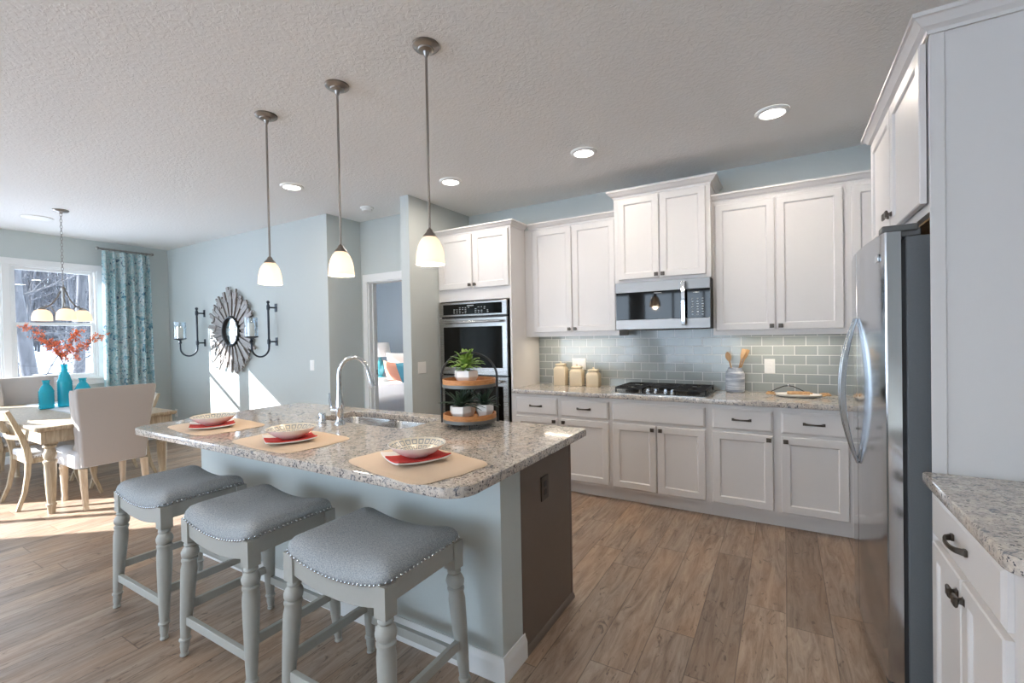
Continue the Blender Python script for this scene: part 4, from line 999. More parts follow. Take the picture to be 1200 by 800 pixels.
def utensil(name, label, p0, p1, kind):
    r = thing(name, label, 'utensil', p0); v = Vector(p1)-Vector(p0); L = v.length; d = v.normalized()
    MB().tube([d*0.0, d*(L-0.07), d*(L-0.06)], [0.006, 0.0065, 0.007], 8).build('handle', 'utensil', r)
    side = d.cross(Vector((0.3, 1, 0))).normalized(); m = MB()
    if kind == 'spoon': pts = [d*(L-0.068+0.085*i/8) for i in range(9)]; ws = [0.012, 0.026, 0.038, 0.045, 0.048, 0.047, 0.040, 0.028, 0.008]
    else: pts = [d*(L-0.065+0.085*i/6) for i in range(7)]; ws = [0.013, 0.026, 0.032, 0.034, 0.035, 0.036, 0.034]
    m.bar(pts, ws, [0.006]*len(pts), side); m.build('head', 'utensil', r, bevel=0.002)
utensil('wooden_spoon', 'wooden spoon leaning toward the cooktop in the crock', (-0.338, 4.265, 0.930), (-0.405, 4.245, 1.235), 'spoon')
utensil('wooden_spatula', 'wooden spatula leaning toward the refrigerator in the crock', (-0.366, 4.25, 0.930), (-0.285, 4.255, 1.255), 'flat')
utensil('wooden_spatula', 'second wooden spatula tucked behind the first in the crock', (-0.372, 4.27, 0.930), (-0.262, 4.28, 1.25), 'flat')
r = thing('serving_tray', 'white oval serving tray with rope handles on the back worktop', 'tray', (0.09, 4.12, 0.9145), math.radians(4))
m = MB(); n = 40
def el(a, b, z): return [(a*math.cos(2*PI*i/n), b*math.sin(2*PI*i/n), z) for i in range(n)]
m.loft([el(0.115, 0.07, 0), el(0.150, 0.10, 0.010), el(0.160, 0.11, 0.020), el(0.156, 0.106, 0.021), el(0.146, 0.096, 0.012), el(0.110, 0.066, 0.006)]); m.build('dish', 'ceramic', r, ang=60)
for sg in (-1, 1):
    pts = [(sg*0.150, -0.055, 0.018), (sg*0.180, -0.05, 0.024), (sg*0.205, -0.01, 0.020), (sg*0.200, 0.03, 0.026), (sg*0.178, 0.055, 0.022), (sg*0.148, 0.06, 0.018)]
    MB().tube(pts, [0.007, 0.006, 0.008, 0.006, 0.008, 0.006], 8).build('rope_handle', 'utensil', r)
r = thing('wooden_block', 'short pale wooden rolling piece lying on the serving tray', 'wooden piece', (0.095, 4.115, 0.9335))
MB().tube([(-0.075, 0, 0.009), (-0.07, 0, 0.009), (0.07, 0.012, 0.009), (0.075, 0.012, 0.009)], [0.010, 0.013, 0.013, 0.010], 12).build('roller', 'utensil', r)
MB().tube([(0.076, 0.012, 0.009), (0.09, 0.0135, 0.009)], [0.005, 0.006], 8).build('peg', 'utensil', r)
r = thing('black_tongs', 'black curved tongs resting across the serving tray', 'tongs', (0.03, 4.16, 0.9365))
for sg in (-1, 1):
    pts = [(sg*0.005, 0, 0.055), (sg*0.03, 0.0, 0.052), (sg*0.075, -0.01, 0.032), (sg*0.118, -0.02, 0.008)]
    MB().bar(pts, [0.018, 0.02, 0.018, 0.014], [0.006]*4, (0, 1, 0)).build('arm', 'black', r, bevel=0.002)
MB().sphere((0, 0, 0.055), 0.010, 10).build('pivot', 'chrome', r)

# wall plates
def plate(name, label, cat, loc, rz, w, h, kind):
    r = thing(name, label, cat, loc, rz)   # local: plate faces -y
    MB().loft(rings_panel(-w/2, w/2, -h/2, h/2, [(0, 0), (0.001, -0.003), (0.004, -0.005)])).build('plate', 'white', r, flat=True)
    n = max(1, round(w/0.06)-0) if w > 0.1 else 1
    for i in range(n):
        cx = (i-(n-1)/2)*0.046
        if kind == 'switch': MB().box(cx-0.016, -0.0075, -0.033, cx+0.016, -0.0052, 0.033).build('rocker', 'white', r, bevel=0.002)
        else:
            for zz in (-0.019, 0.019): MB().box(cx-0.014, -0.0068, zz-0.013, cx+0.014, -0.0052, zz+0.013).build('socket', 'white', r, bevel=0.004)
plate('light_switch', 'white light switch on the dining wall near its outer corner', 'switch', (-4.643, YD-0.0005, 1.126), 0, 0.075, 0.118, 'switch')
plate('light_switch', 'white double light switch on the wall beside the oven tower', 'switch', (-3.1245, 3.505, 1.118), math.radians(90), 0.118, 0.118, 'switch')
plate('wall_outlet', 'white outlet on the tiles beside the utensil crock', 'outlet', (-0.10, YB-0.0105, 1.128), 0, 0.078, 0.12, 'outlet')
plate('wall_outlet', 'white double outlet on the tiles behind the cream canisters', 'outlet', (-1.785, YB-0.0105, 1.122), 0, 0.15, 0.115, 'outlet')
plate('wall_outlet', 'white low outlet in the corner of the dining wall', 'outlet', (-7.86, YD-0.0005, 0.36), 0, 0.075, 0.118, 'outlet')

# ================================================================== DINING WALL
r = thing('sunburst_mirror', 'round silvered-wood sunburst mirror on the dining wall', 'mirror', (-6.225, YD-0.004, 1.55))
def ry(m): m.v = [(x, -z, y) for x, y, z in m.v]; return m     # modelled flat (z up), then stood against the wall facing -y
ry(MB().lathe([(0.46, 0.0), (0.46, 0.008), (0.001, 0.008)], n=40)).build('backing', 'mattray', r)
ry(MB().lathe([(0.192, 0.010), (0.200, 0.055), (0.190, 0.066), (0.176, 0.066), (0.168, 0.050), (0.168, 0.040)], n=48, cap0=False, cap1=False)).build('ring', 'mattray', r)
ry(MB().lathe([(0.170, 0.038), (0.12, 0.046), (0.06, 0.051), (0.001, 0.053)], n=40)).build('glass', 'mirror', r, ang=60)
rnd = random.Random(11); NR = 44
for k in range(NR):
    a = 2*PI*k/NR; ca, sa = math.cos(a), math.sin(a); m = MB(); lv = 0.016 + 0.014*(k % 2); r1 = 0.40+0.05*(k % 3); r2 = 0.46+0.03*(k % 2)+rnd.uniform(0, 0.10)
    w0 = 0.2*2*PI/NR*0.42; w1 = r1*2*PI/NR*0.44
    def tr_(u, v, z): return (u*ca-v*sa, u*sa+v*ca, z)
    rings = []
    for u, wv in ((0.205, w0), (r1, w1)):
        rings.append([tr_(u, -wv, lv), tr_(u, wv, lv), tr_(u, wv, lv+0.016), tr_(u, -wv, lv+0.016)])
    m.loft(rings)
    for dv, ex in ((-0.35, rnd.uniform(-0.05, 0.03)), (0.35, rnd.uniform(-0.04, 0.04))):
        rr = [[tr_(u, dv*w1*1.3-0.0115, lv+0.004), tr_(u, dv*w1*1.3+0.0115, lv+0.004), tr_(u, dv*w1*1.3+0.0115, lv+0.026), tr_(u, dv*w1*1.3-0.0115, lv+0.026)] for u in (r1-0.025+ex*0.5, r2+ex)]
        m.loft(rr)
    ry(m).build('ray', 'silverwood', r, flat=True)
def sconce(x, label, clabel):
    r = thing('candle_sconce', label, 'sconce', (x, YD-0.0005, 1.61), 0, 'iron candle sconces either side of the mirror')
    m = MB()
    for z in (0.205, -0.205): m.box(-0.022, -0.008, z-0.05, 0.022, 0.0, z+0.05)
    m.build('wall_plate', 'wroughtiron', r, bevel=0.003)
    b = MB(); yb = -0.10
    for z in (0.205, -0.205): b.tube([(0, -0.006, z), (0, yb, z)], 0.010, 10)
    for z in (0.205, -0.205): b.lathe([(0.018, z-0.028), (0.019, z), (0.018, z+0.028)], (0, yb, 0), 12)
    b.sphere((0, yb, 0.268), 0.019, 12); b.tube([(0, yb, 0.25), (0, yb, -0.26)], 0.012, 12)
    R = 0.105; pts = [(0, yb, -0.26)]
    for i in range(1, 17):
        a = PI*i/16; pts.append((0, yb-R+R*math.cos(a), -0.27-R*1.05*math.sin(a)))
    pts.append((0, yb-2*R, -0.20)); b.tube(pts, 0.0105, 12); b.build('arm', 'wroughtiron', r)
    c = (0, yb-2*R, 0)
    MB().lathe([(0.012, -0.215), (0.022, -0.195), (0.012, -0.178), (0.014, -0.165), (0.070, -0.150), (0.074, -0.142), (0.066, -0.140), (0.001, -0.140)], c, 24).build('cup', 'wroughtiron', r)
    MB().lathe([(0.069, -0.1395), (0.069, 0.080), (0.066, 0.080), (0.066, -0.1395)], c, 32, False, False).build('glass_cylinder', 'hurricane', r)
    cr = thing('pillar_candle', clabel, 'candle', (x, YD-0.0005+c[1], 1.61-0.1395), 0, 'cream candles in the sconces')
    MB().lathe([(0.001, 0), (0.036, 0), (0.037, 0.003), (0.037, 0.150), (0.033, 0.155), (0.026, 0.152), (0.001, 0.150)], n=24, cap0=False, cap1=False).build('wax', 'candle', cr)
    MB().tube([(0, 0, 0.149), (0.001, 0, 0.166)], 0.0015, 6).build('wick', 'black', cr)
sconce(-6.975, 'black iron candle sconce on the side of the mirror toward the curtain', 'cream pillar candle in the sconce toward the curtain')
sconce(-5.305, 'black iron candle sconce on the side of the mirror toward the hallway', 'cream pillar candle in the sconce toward the hallway')

# curtain and rod
r = thing('curtain_rod', 'short silver curtain rod above the window', 'curtain rod', (XL+0.10, 2.80, 2.70))
MB().tube([(0, -0.29, 0), (0, 0.31, 0)], 0.011, 12).build('pole', 'nickel', r)
for yy in (-0.30, 0.32): MB().sphere((0, yy, 0), 0.022, 12).build('finial', 'nickel', r)
for yy in (-0.22, 0.24): MB().tube([(-0.0995, yy, 0), (0, yy, 0)], 0.007, 8).build('bracket', 'nickel', r)
r = thing('curtain', 'blue and teal floral curtain hanging beside the window', 'curtain', (XL+0.10, 2.80, 0))
m = MB(); n = 96; levels = [2.676, 2.62, 2.3, 1.8, 1.2, 0.6, 0.03]; rings = []
for li, z in enumerate(levels):
    row_f = []; row_b = []
    sp_ = 1.0+0.09*(li/6)
    for i in range(n+1):
        u = i/n; y = (-0.255+0.53*u)*sp_; amp = 0.020+0.030*min(1, li/2); x = amp*math.sin(u*2*PI*5.2)+0.016*math.sin(u*17+li*0.4)
        row_f.append((x+0.002, y, z)); row_b.append((x-0.002, y, z))
    rings.append(row_f+row_b[::-1])
m.loft(rings); m.build('panel', 'curtain', r, ang=60)
m = MB()
for i in range(9):
    m = MB()
    t = [(0.018*math.cos(2*PI*j/14), -0.235+0.49*i/8, 2.70-0.004+0.018*math.sin(2*PI*j/14)) for j in range(15)]; m.tube(t, 0.0025, 5, False)
    m.build('ring_clip', 'nickel', r)

# ================================================================== DINING SET
r = thing('dining_table', 'pale oak dining table with turned legs by the window', 'table', (-6.39, 1.735, 0))
THX, THY = 1.17, 0.50
def rect(a, b, z): return [(-a, -b, z), (a, -b, z), (a, b, z), (-a, b, z)]
MB().loft([rect(THX-0.012, THY-0.012, 0.705), rect(THX-0.004, THY-0.004, 0.712), rect(THX, THY, 0.722), rect(THX, THY, 0.736), rect(THX-0.004, THY-0.004, 0.740)]).build('tabletop', 'lightwood', r, ang=20)
m = MB(); ax, ay = THX-0.03, THY-0.03
m.box(-ax, -ay, 0.60, ax, -ay+0.025, 0.7045); m.box(-ax, ay-0.025, 0.60, ax, ay, 0.7045); m.box(-ax, -ay+0.0255, 0.60, -ax+0.025, ay-0.0255, 0.7045); m.box(ax-0.025, -ay+0.0255, 0.60, ax, ay-0.0255, 0.7045)
m.build('apron', 'lightwood', r, bevel=0.003)
for sx in (-1, 1):
    for sy in (-1, 1):
        cx, cy = sx*(ax-0.042-0.026), sy*(ay-0.042-0.026); l = MB(); l.box(cx-0.042, cy-0.042, 0.585, cx+0.042, cy+0.042, 0.70)
        l.lathe([(0.030, 0.585), (0.045, 0.575), (0.045, 0.562), (0.032, 0.552), (0.034, 0.53), (0.046, 0.505), (0.040, 0.47), (0.034, 0.455), (0.046, 0.445), (0.046, 0.43), (0.040, 0.42), (0.040, 0.36), (0.032, 0.16), (0.026, 0.09), (0.034, 0.082), (0.034, 0.07), (0.028, 0.06), (0.024, 0.0)], (cx, cy, 0), 20); l.build('leg', 'lightwood', r)
o = MB().box(-1.05, -0.20, 0, 1.05, 0.20, 0.002).build('table_runner', 'runner', None, loc=(-6.40, 1.86, 0.7405)); tag(o, 'long white cloth runner along the dining table', 'table runner')
m = MB()
for yy in (-0.196, 0.190): m.box(-1.05, yy, 0.0021, 1.05, yy+0.006, 0.0027)
m.build('dark_hem', 'wroughtiron', o, flat=True)

def make_wing(label):
    r = thing('wingback_chair', label, 'chair', (0, 0, 0), 0, 'linen wingback chairs at the table ends')   # faces +x, back at -x
    def bx_(z): return -0.27-0.10*(z-0.40)/0.65
    m = MB(); rings = []
    for z, hw in ((0.36, 0.228), (0.42, 0.232), (0.60, 0.246), (0.80, 0.266), (0.98, 0.286), (1.025, 0.288), (1.04, 0.276)):
        x = bx_(z); th = 0.075 if z < 1.0 else 0.06
        rings.append([(px+x+th/2, py, z + (0.012*(1-(py/hw)**2) if z > 0.95 else 0)) for px, py in round_poly([(-th/2, -hw), (th/2, -hw), (th/2, hw), (-th/2, hw)], 0.018, 4)])
    m.loft(rings); m.build('backrest', 'linen', r, ang=50)
    for sy in (-1, 1):
        w_ = MB(); rr = []
        for z, d in ((0.47, 0.20), (0.56, 0.085), (0.70, 0.10), (0.88, 0.125), (1.0, 0.115), (1.025, 0.09)):
            x = bx_(z)+0.06; hw = 0.228+0.058*(z-0.36)/0.65
            rr.append([(px+x+d/2, py+sy*(hw-0.028), z) for px, py in round_poly([(-d/2, -0.028), (d/2, -0.028), (d/2, 0.028), (-d/2, 0.028)], 0.016, 4)])
        w_.loft(rr); w_.build('wing', 'linen', r, ang=60)
    s = MB(); s.loft([[(px, py, z) for px, py in round_poly([(-0.215-0.0, -0.262-i), (0.275+i, -0.262-i), (0.275+i, 0.262+i), (-0.215, 0.262+i)], 0.04, 5)] for i, z in ((-0.01, 0.345), (0.0, 0.355), (0.004, 0.40), (0.006, 0.455), (-0.006, 0.485), (-0.03, 0.50), (-0.10, 0.508))]); s.build('seat', 'paleseat', r, ang=60)
    for sy in (-1, 1):
        MB().lathe([(0.030, 0.3445), (0.030, 0.315), (0.036, 0.305), (0.036, 0.295), (0.030, 0.285), (0.030, 0.25), (0.020, 0.04), (0.024, 0.03), (0.022, 0.0)][::-1], (0.225, sy*0.215, 0), 18).build('leg', 'legwood', r)
        MB().loft([[(x-h, y-h, z), (x+h, y-h, z), (x+h, y+h, z), (x-h, y+h, z)] for x, y, z, h in ((-0.295, sy*0.222, 0.0, 0.016), (-0.255, sy*0.220, 0.20, 0.021), (-0.237, sy*0.218, 0.3445, 0.024))]).build('leg', 'legwood', r, bevel=0.002)
    return r
wc = make_wing('linen wingback chair turned with its back to the island'); wc.location = (-5.43, 1.722, 0); wc.rotation_euler = (0, 0, PI)
wc2 = copy_tree(wc); wc2['label'] = 'linen wingback chair at the window end of the table, behind the turquoise vases'; wc2.location = (-7.36, 1.74, 0); wc2.rotation_euler = (0, 0, 0)

def make_side(label):
    r = thing('dining_side_chair', label, 'chair', (0, 0, 0), 0, 'pale wood side chairs along the table')   # faces +y
    s = MB(); s.loft([[(px, py, z) for px, py in round_poly([(-0.215-i, -0.20), (0.215+i, -0.20), (0.245+i, 0.245+i), (-0.245-i, 0.245+i)], 0.03, 4)] for i, z in ((-0.004, 0.432), (0.002, 0.44), (0.003, 0.458), (-0.012, 0.474), (-0.05, 0.485), (-0.12, 0.488))]); st = s.build('seat', 'paleseat', r, ang=60)
    nm = MB(); 
    for i in range(26):
        u = i/25
        for sx in (-1, 1): nm.sphere((sx*(0.217+0.03*u), -0.195+0.43*u, 0.442), 0.005, 6)
        nm.sphere((-0.24+0.48*u, 0.249, 0.442), 0.005, 6)
    nm.build('nail_trim', 'nickel', st, ang=80)
    m = MB(); m.loft([[(px, py, z) for px, py in round_poly([(-0.215, -0.20), (0.215, -0.20), (0.24, 0.24), (-0.24, 0.24)], 0.02, 3)] for z in (0.385, 0.4315)]); m.build('seat_rail', 'lightwood', r, bevel=0.003)
    for sx in (-1, 1):
        MB().bar([(sx*0.215, 0.215, 0.43), (sx*0.22, 0.222, 0.30), (sx*0.235, 0.245, 0.14), (sx*0.26, 0.285, 0.0)], [0.040, 0.038, 0.034, 0.028], [0.036, 0.034, 0.030, 0.026], (1, 0, 0)).build('leg', 'lightwood', r, bevel=0.003)
        MB().bar([(sx*0.205, -0.19, 0.43), (sx*0.21, -0.197, 0.30), (sx*0.22, -0.222, 0.14), (sx*0.235, -0.27, 0.0)], [0.040, 0.038, 0.034, 0.028], [0.036, 0.034, 0.030, 0.026], (1, 0, 0)).build('leg', 'lightwood', r, bevel=0.003)
        MB().bar([(sx*0.210, -0.185, 0.40), (sx*0.212, -0.20, 0.52), (sx*0.218, -0.232, 0.64), (sx*0.226, -0.275, 0.76), (sx*0.230, -0.315, 0.865)], [0.040, 0.038, 0.035, 0.032, 0.028], [0.046, 0.044, 0.038, 0.034, 0.030], (1, 0, 0)).build('back_post', 'lightwood', r, bevel=0.003)
    for z, y, h in ((0.82, -0.295, 0.085), (0.62, -0.226, 0.035)):
        pts = [(-0.225+0.45*i/10, y-0.045*(1-((i-5)/5)**2), z) for i in range(11)]
        MB().bar(pts, h, 0.020, (0, -0.25, 1)).build('back_rail', 'lightwood', r, bevel=0.003)
    return r
c1 = make_side('pale wood side chair on the near side of table, by its turned corner leg'); c1.location = (-5.87, 1.472, 0)
c2 = copy_tree(c1); c2['label'] = 'pale wood side chair on the near side of table, second away from its corner leg'; c2.location = (-6.72, 1.472, 0)
c3 = copy_tree(c1); c3['label'] = 'pale wood side chair on the mirror side of the table, close to the island end'; c3.location = (-6.13, 2.04, 0); c3.rotation_euler = (0, 0, PI)
c4 = copy_tree(c1); c4['label'] = 'pale wood side chair on the mirror side of the table, close to the window'; c4.location = (-6.95, 2.04, 0); c4.rotation_euler = (0, 0, PI)

# vases
def vase(x, y, s, h, label):
    r = thing('glass_vase', label, 'vase', (x, y, 0.7436), 0, 'turquoise ribbed glass vases on the table'); prof = [(0.001, 0), (0.9*s, 0), (s, 0.01)]
    nb = int(h*0.62/0.022)
    for i in range(nb): z = 0.014+0.022*i; prof += [(s*0.93, z), (s*1.05, z+0.011)]
    z = 0.014+0.022*nb; prof += [(s*0.95, z), (s*0.70, z+(h-z)*0.35), (s*0.42, z+(h-z)*0.60), (s*0.42, h-0.02), (s*0.55, h), (s*0.50, h), (s*0.36, h-0.02), (s*0.38, z+(h-z)*0.6), (s*0.66, z+(h-z)*0.33), (s*0.9, z), (s*0.9, 0.012), (0.001, 0.011)]
    MB().lathe(prof, n=28, cap0=False, cap1=False).build('body', 'vase', r, ang=70)
    MB().lathe([(s*0.44, h-0.032), (s*0.50, h-0.028), (s*0.44, h-0.024)], n=24, cap0=False, cap1=False).build('neck_ring', 'vase', r, ang=70)
    return r
vase(-6.73, 1.82, 0.062, 0.46, 'tall turquoise ribbed vase holding the orange branches')
vase(-6.724, 1.672, 0.062, 0.30, 'squat turquoise ribbed vase on the near side of the tall one')
vase(-6.694, 1.958, 0.068, 0.30, 'squat turquoise ribbed vase on the mirror side of the tall one')
def branch(label, tip, seed, mid):
    r = thing('blossom_branch', label, 'flowers', (-6.73, 1.82, 0.76), 0, 'orange blossom branches in the tall vase'); rnd = random.Random(seed); a = Vector((0, 0, 0)); b = Vector((0.0, 0.0, 0.43)); c = Vector(tip)-Vector(r.location); mm = Vector(mid)-Vector(r.location); pts = [a, b]
    for i in range(1, 11): t = i/10; pts.append(b*(1-t)**2+mm*2*t*(1-t)+c*t*t)
    m = MB(); m.tube(pts, [0.004]*2+[0.004-0.0025*i/10 for i in range(1, 11)], 6); bl = MB(); 
    for i in range(3, 12):
        p = pts[i]
        for q in range(3):
            d = Vector((rnd.uniform(-1, 1), rnd.uniform(-1, 1), rnd.uniform(-0.2, 1))).normalized()*rnd.uniform(0.03, 0.10); m.tube([p, p+d*0.5+Vector((0, 0, 0.01)), p+d], [0.002, 0.0016, 0.001], 5)
            for s_ in range(9):
                e = p+d*rnd.uniform(0.3, 1.05)+Vector((rnd.uniform(-1, 1), rnd.uniform(-1, 1), rnd.uniform(-1, 1)))*0.014
                n_ = Vector((rnd.uniform(-1, 1), rnd.uniform(-1, 1), rnd.uniform(-0.4, 1)))
                for pe in range(3): leaf_strip(bl, e, n_+Vector((rnd.uniform(-1, 1), rnd.uniform(-1, 1), rnd.uniform(-1, 1)))*0.9, 0.017, 0.0066, 0.1, 3, 0.001)
    m.build('stem', 'twig', r); o = bl.build('blossoms', 'blossom', r, ang=60); o['kind'] = 'stuff'
branch('orange blossom branch arching farthest toward the second window', (-7.06, 1.60, 1.61), 1, (-6.80, 1.78, 1.48))
branch('orange blossom branch standing low and bushy in the tall vase', (-6.90, 1.70, 1.45), 2, (-6.78, 1.79, 1.36))
branch('orange blossom branch rising upright between the others', (-6.64, 1.93, 1.55), 3, (-6.70, 1.84, 1.42))
branch('orange blossom branch reaching toward the curtain', (-6.42, 2.04, 1.50), 4, (-6.66, 1.92, 1.36))

# ================================================================== BEDROOM SEEN THROUGH THE DOORWAY
r = thing('bed', 'bed with a white coverlet seen through the doorway', 'bed', (-5.2, 5.05, 0))
m = MB().box(-0.80, -0.98, 0.12, 0.80, 1.0, 0.34); m.build('base', 'linen', r, bevel=0.02)
m = MB(); m.loft([[(px, py, z) for px, py in round_poly([(-a, -b), (a, -b), (a, 1.0), (-a, 1.0)], [0.08, 0.08, 0.02, 0.02], 5)] for a, b, z in ((0.83, 1.01, 0.30), (0.84, 1.02, 0.50), (0.83, 1.01, 0.60), (0.79, 0.97, 0.65), (0.70, 0.88, 0.665))]); m.build('coverlet', 'bedding', r, ang=60)
MB().box(-0.84, 1.005, 0.10, 0.84, 1.08, 1.15).build('headboard', 'linen', r, bevel=0.03, seg=3)
for sx in (-0.7, 0.7):
    for sy in (-0.85, 0.9): MB().lathe([(0.03, 0), (0.035, 0.12)], (sx, sy, 0), 12).build('leg', 'legwood', r)
def pillow(name, label, loc, rot, w, h, t, mat):
    m = MB(); n = 14; rings = []
    g = lambda u, v: t*(max(0, (1-abs(u)**3)*(1-abs(v)**3)))**0.5
    N = n+1
    for sgn in (1, -1):
        b = len(m.v)
        for i in range(N):
            for j in range(N):
                u, v = -1+2*i/n, -1+2*j/n; k = 1-0.06*(1-abs(v)**2)*abs(u)**4; m.v.append((u*w*(1-0.05*(1-v*v)), sgn*g(u, v), v*h*(1-0.05*(1-u*u))))
        for i in range(n):
            for j in range(n): a = b+i*N+j; m._f((a, a+1, a+N+1, a+N) if sgn > 0 else (a, a+N, a+N+1, a+1))
    o = m.build(name, mat, None, ang=80); o.location = loc; o.rotation_euler = rot; return tag(o, label, 'pillow', 'pillows on the bed')
pillow('pillow', 'large white pillow propped at the head of the bed', (-5.70, 5.90, 0.93), (0.28, 0, 0), 0.34, 0.25, 0.08, 'whitecloth')
pillow('pillow', 'peach orange pillow leaning on the white pillow', (-5.63, 5.62, 0.86), (0.35, 0.1, 0), 0.20, 0.18, 0.06, 'orange')
pillow('pillow', 'teal pillow beside the peach pillow', (-5.30, 5.60, 0.86), (0.35, -0.1, 0), 0.20, 0.18, 0.06, 'tealfab')
r = thing('nightstand', 'pale grey nightstand under the bedroom lamp', 'nightstand', (-6.31, 5.90, 0))
MB().box(-0.22, -0.2, 0.10, 0.22, 0.2, 0.70).build('body', 'stoolpaint', r, bevel=0.005); MB().box(-0.235, -0.22, 0.7005, 0.235, 0.22, 0.725).build('top', 'stoolpaint', r, bevel=0.004)
for z0, z1 in ((0.14, 0.40), (0.43, 0.68)):
    d = MB().box(-0.20, -0.216, z0, 0.20, -0.2005, z1).build('drawer', 'stoolpaint', r, bevel=0.003); MB().sphere((0, -0.228, (z0+z1)/2), 0.014, 10).build('knob', 'bronze', d)
for sx in (-0.19, 0.19):
    for sy in (-0.17, 0.17): MB().box(sx-0.02, sy-0.02, 0, sx+0.02, sy+0.02, 0.0995).build('leg', 'stoolpaint', r)
r = thing('table_lamp', 'teal glass table lamp with white shade on the nightstand', 'lamp', (-6.22, 5.88, 0.7255))
MB().lathe([(0.07, 0), (0.07, 0.015), (0.03, 0.025), (0.055, 0.08), (0.085, 0.16), (0.08, 0.24), (0.04, 0.30), (0.02, 0.34), (0.012, 0.40)], n=24).build('base', 'lampteal', r)
MB().lathe([(0.19, 0.37), (0.16, 0.62), (0.157, 0.62), (0.187, 0.37)], n=32, cap0=False, cap1=False).build('lamp_shade', 'lampshade', r)
MB().tube([(0, 0, 0.40), (0, 0, 0.60)], 0.006, 8).build('stem', 'nickel', r)

# ================================================================== OUTSIDE: SNOW AND BARE TREES
m = MB(); n = 24; X0_, X1_, Y0_, Y1_ = -70, -8.3, -40, 50; rnd = random.Random(4); N = n+1
for i in range(N):
    for j in range(N):
        x = X0_+(X1_-X0_)*i/n; y = Y0_+(Y1_-Y0_)*j/n; d = max(0, -x-14); m.v.append((x, y, -0.55+0.075*d+rnd.uniform(-0.1, 0.1)*min(1, d/5)))
for i in range(n):
    for j in range(n): a = i*N+j; m._f((a, a+N, a+N+1, a+1))
b = len(m.v); m.v += [(x, y, -1.2) for x, y in ((X0_, Y0_), (X1_, Y0_), (X1_, Y1_), (X0_, Y1_))]; m._f((b, b+1, b+2, b+3))
tag(m.build('snowy_ground', 'snow', None, ang=80), kind='structure')
def gz(x): return -0.55+0.075*max(0, -x-14)
def bare_tree(x, y, h, r0, seed, lean, label):
    rnd = random.Random(seed); t = thing('bare_tree', label, 'tree', (x, y, gz(x)-0.1), 0, 'bare winter trees outside the windows')
    tr = MB(); br = MB(); pts = []; rs = []; p = Vector((0, 0, 0)); d = Vector((lean[0], lean[1], 1)).normalized(); K = 12
    for i in range(K+1):
        pts.append(p.copy()); rs.append(r0*(1-0.82*i/K)); p = p+d*h/K; d = (d+Vector((rnd.uniform(-1, 1), rnd.uniform(-1, 1), 0))*0.06).normalized()
    tr.tube(pts, rs, 9)
    def grow(p, d, L, r, lev):
        q = [p.copy()]; rr = [r]; k = 5; dd = d.copy()
        for i in range(k): dd = (dd+Vector((rnd.uniform(-1, 1), rnd.uniform(-1, 1), rnd.uniform(-0.7, 0.9)))*0.22).normalized(); p = p+dd*L/k; q.append(p.copy()); rr.append(r*(1-0.7*(i+1)/k))
        br.tube(q, rr, 5 if lev < 2 else 4, False)
        if lev < 3:
            for i in range(1, k+1):
                for _ in range(2 if lev < 2 else 2):
                    if rnd.random() < 0.8: nd = (dd+Vector((rnd.uniform(-1, 1), rnd.uniform(-1, 1), rnd.uniform(-0.6, 0.8)))*0.95).normalized(); grow(q[i], nd, L*rnd.uniform(0.35, 0.6), rr[i]*0.6, lev+1)
    for i in range(2, K+1):
        for _ in range(2):
            a = rnd.uniform(0, 2*PI); nd = Vector((math.cos(a), math.sin(a), rnd.uniform(-0.1, 0.7))).normalized(); grow(pts[i], nd, h*(rnd.uniform(0.14, 0.26) if x > -18 else rnd.uniform(0.07, 0.13))*(1.1-0.5*i/K), rs[i]*(0.24 if x > -18 else 0.4), 1)
    tr.build('trunk', 'bark', t, ang=60); br.build('branches', 'bark', t, ang=80); return t
bare_tree(-12.6, 3.05, 9.0, 0.14, 1, (0.05, -0.12), 'thick leaning bare tree just outside the window, at its mullion side')
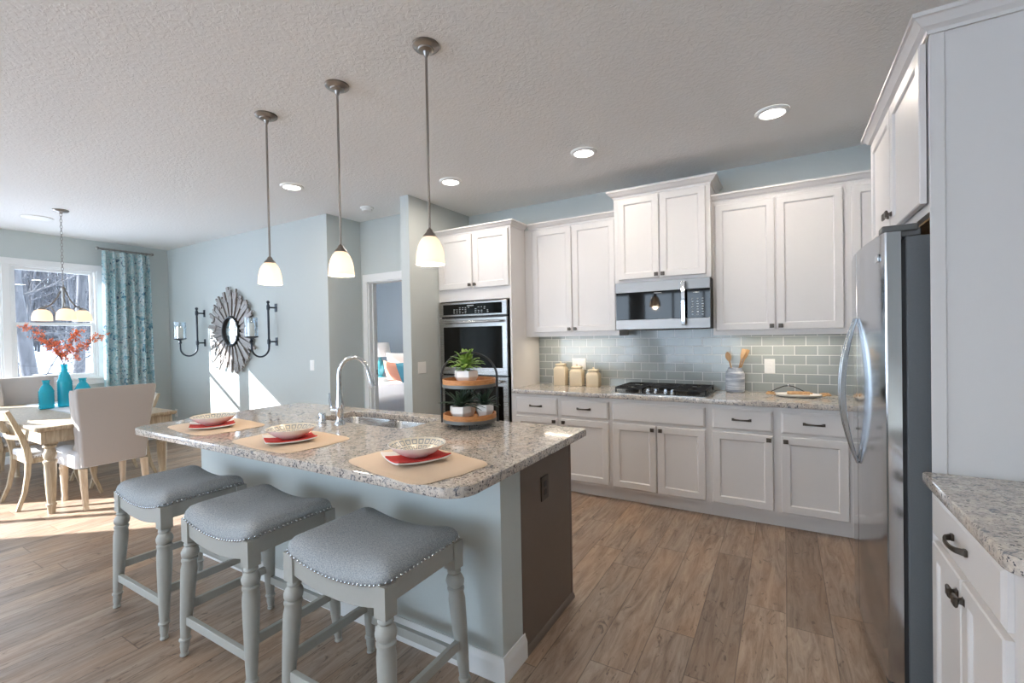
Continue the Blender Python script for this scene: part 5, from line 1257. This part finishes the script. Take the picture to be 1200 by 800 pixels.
bare_tree(-13.6, 3.85, 9.5, 0.12, 2, (0.0, 0.02), 'upright bare tree just outside, behind the chandelier')
bare_tree(-14.8, 4.75, 9.0, 0.10, 3, (0.0, 0.16), 'slim bare tree outside, nearest the curtain')
proto = [bare_tree(-21.0, 6.0, 10, 0.065, 4, (0.02, 0.03), 'bare tree in the snowy woods outside the window'), bare_tree(-23.0, 5.0, 11, 0.080, 5, (0.0, -0.04), 'bare tree in the snowy woods outside the window')]
rnd = random.Random(21)
spots = [(-21.0, 6.0), (-23.0, 5.0)]
for i in range(400):
    x = -19-rnd.uniform(0, 42); k = -x/8.0; y = rnd.uniform(0.9, 2.9)*k*0.98+rnd.uniform(-0.5, 0.5)
    if len(spots) >= 44 or min(math.hypot(x-a, y-b_) for a, b_ in spots) < 2.3: continue
    spots.append((x, y))
    c = copy_tree(proto[i % 2]); c.location = (x, y, gz(x)-0.1); c.rotation_euler = (0, 0, rnd.uniform(0, 6.28)); s = rnd.uniform(0.8, 1.25); c.scale = (s, s, s)

rnd = random.Random(33); m = MB()
for i in range(900):
    x = -34-rnd.uniform(0, 30); k = -x/8.0; y = rnd.uniform(0.2, 3.2)*k; z0 = gz(x)-0.2; h = rnd.uniform(5, 13); r_ = rnd.uniform(0.03, 0.085); lx, ly = rnd.uniform(-0.06, 0.06)*h, rnd.uniform(-0.06, 0.06)*h
    m.tube([(x, y, z0), (x+lx*0.5, y+ly*0.5, z0+h*0.5), (x+lx, y+ly, z0+h)], [r_, r_*0.7, r_*0.15], 4, False)
    for q in range(7):
        t = rnd.uniform(0.15, 0.95); p = Vector((x+lx*t, y+ly*t, z0+h*t)); a = rnd.uniform(0, 6.28); d = Vector((math.cos(a), math.sin(a), rnd.uniform(0.1, 0.9)))*rnd.uniform(0.6, 1.8)
        m.tube([p, p+d*0.6+Vector((0, 0, 0.1)), p+d], [r_*0.45, r_*0.3, r_*0.1], 3, False)
tag(m.build('woodland_thicket', 'bark', None, ang=80), 'dense thicket of bare saplings far behind the larger trees', 'thicket', None, 'stuff')
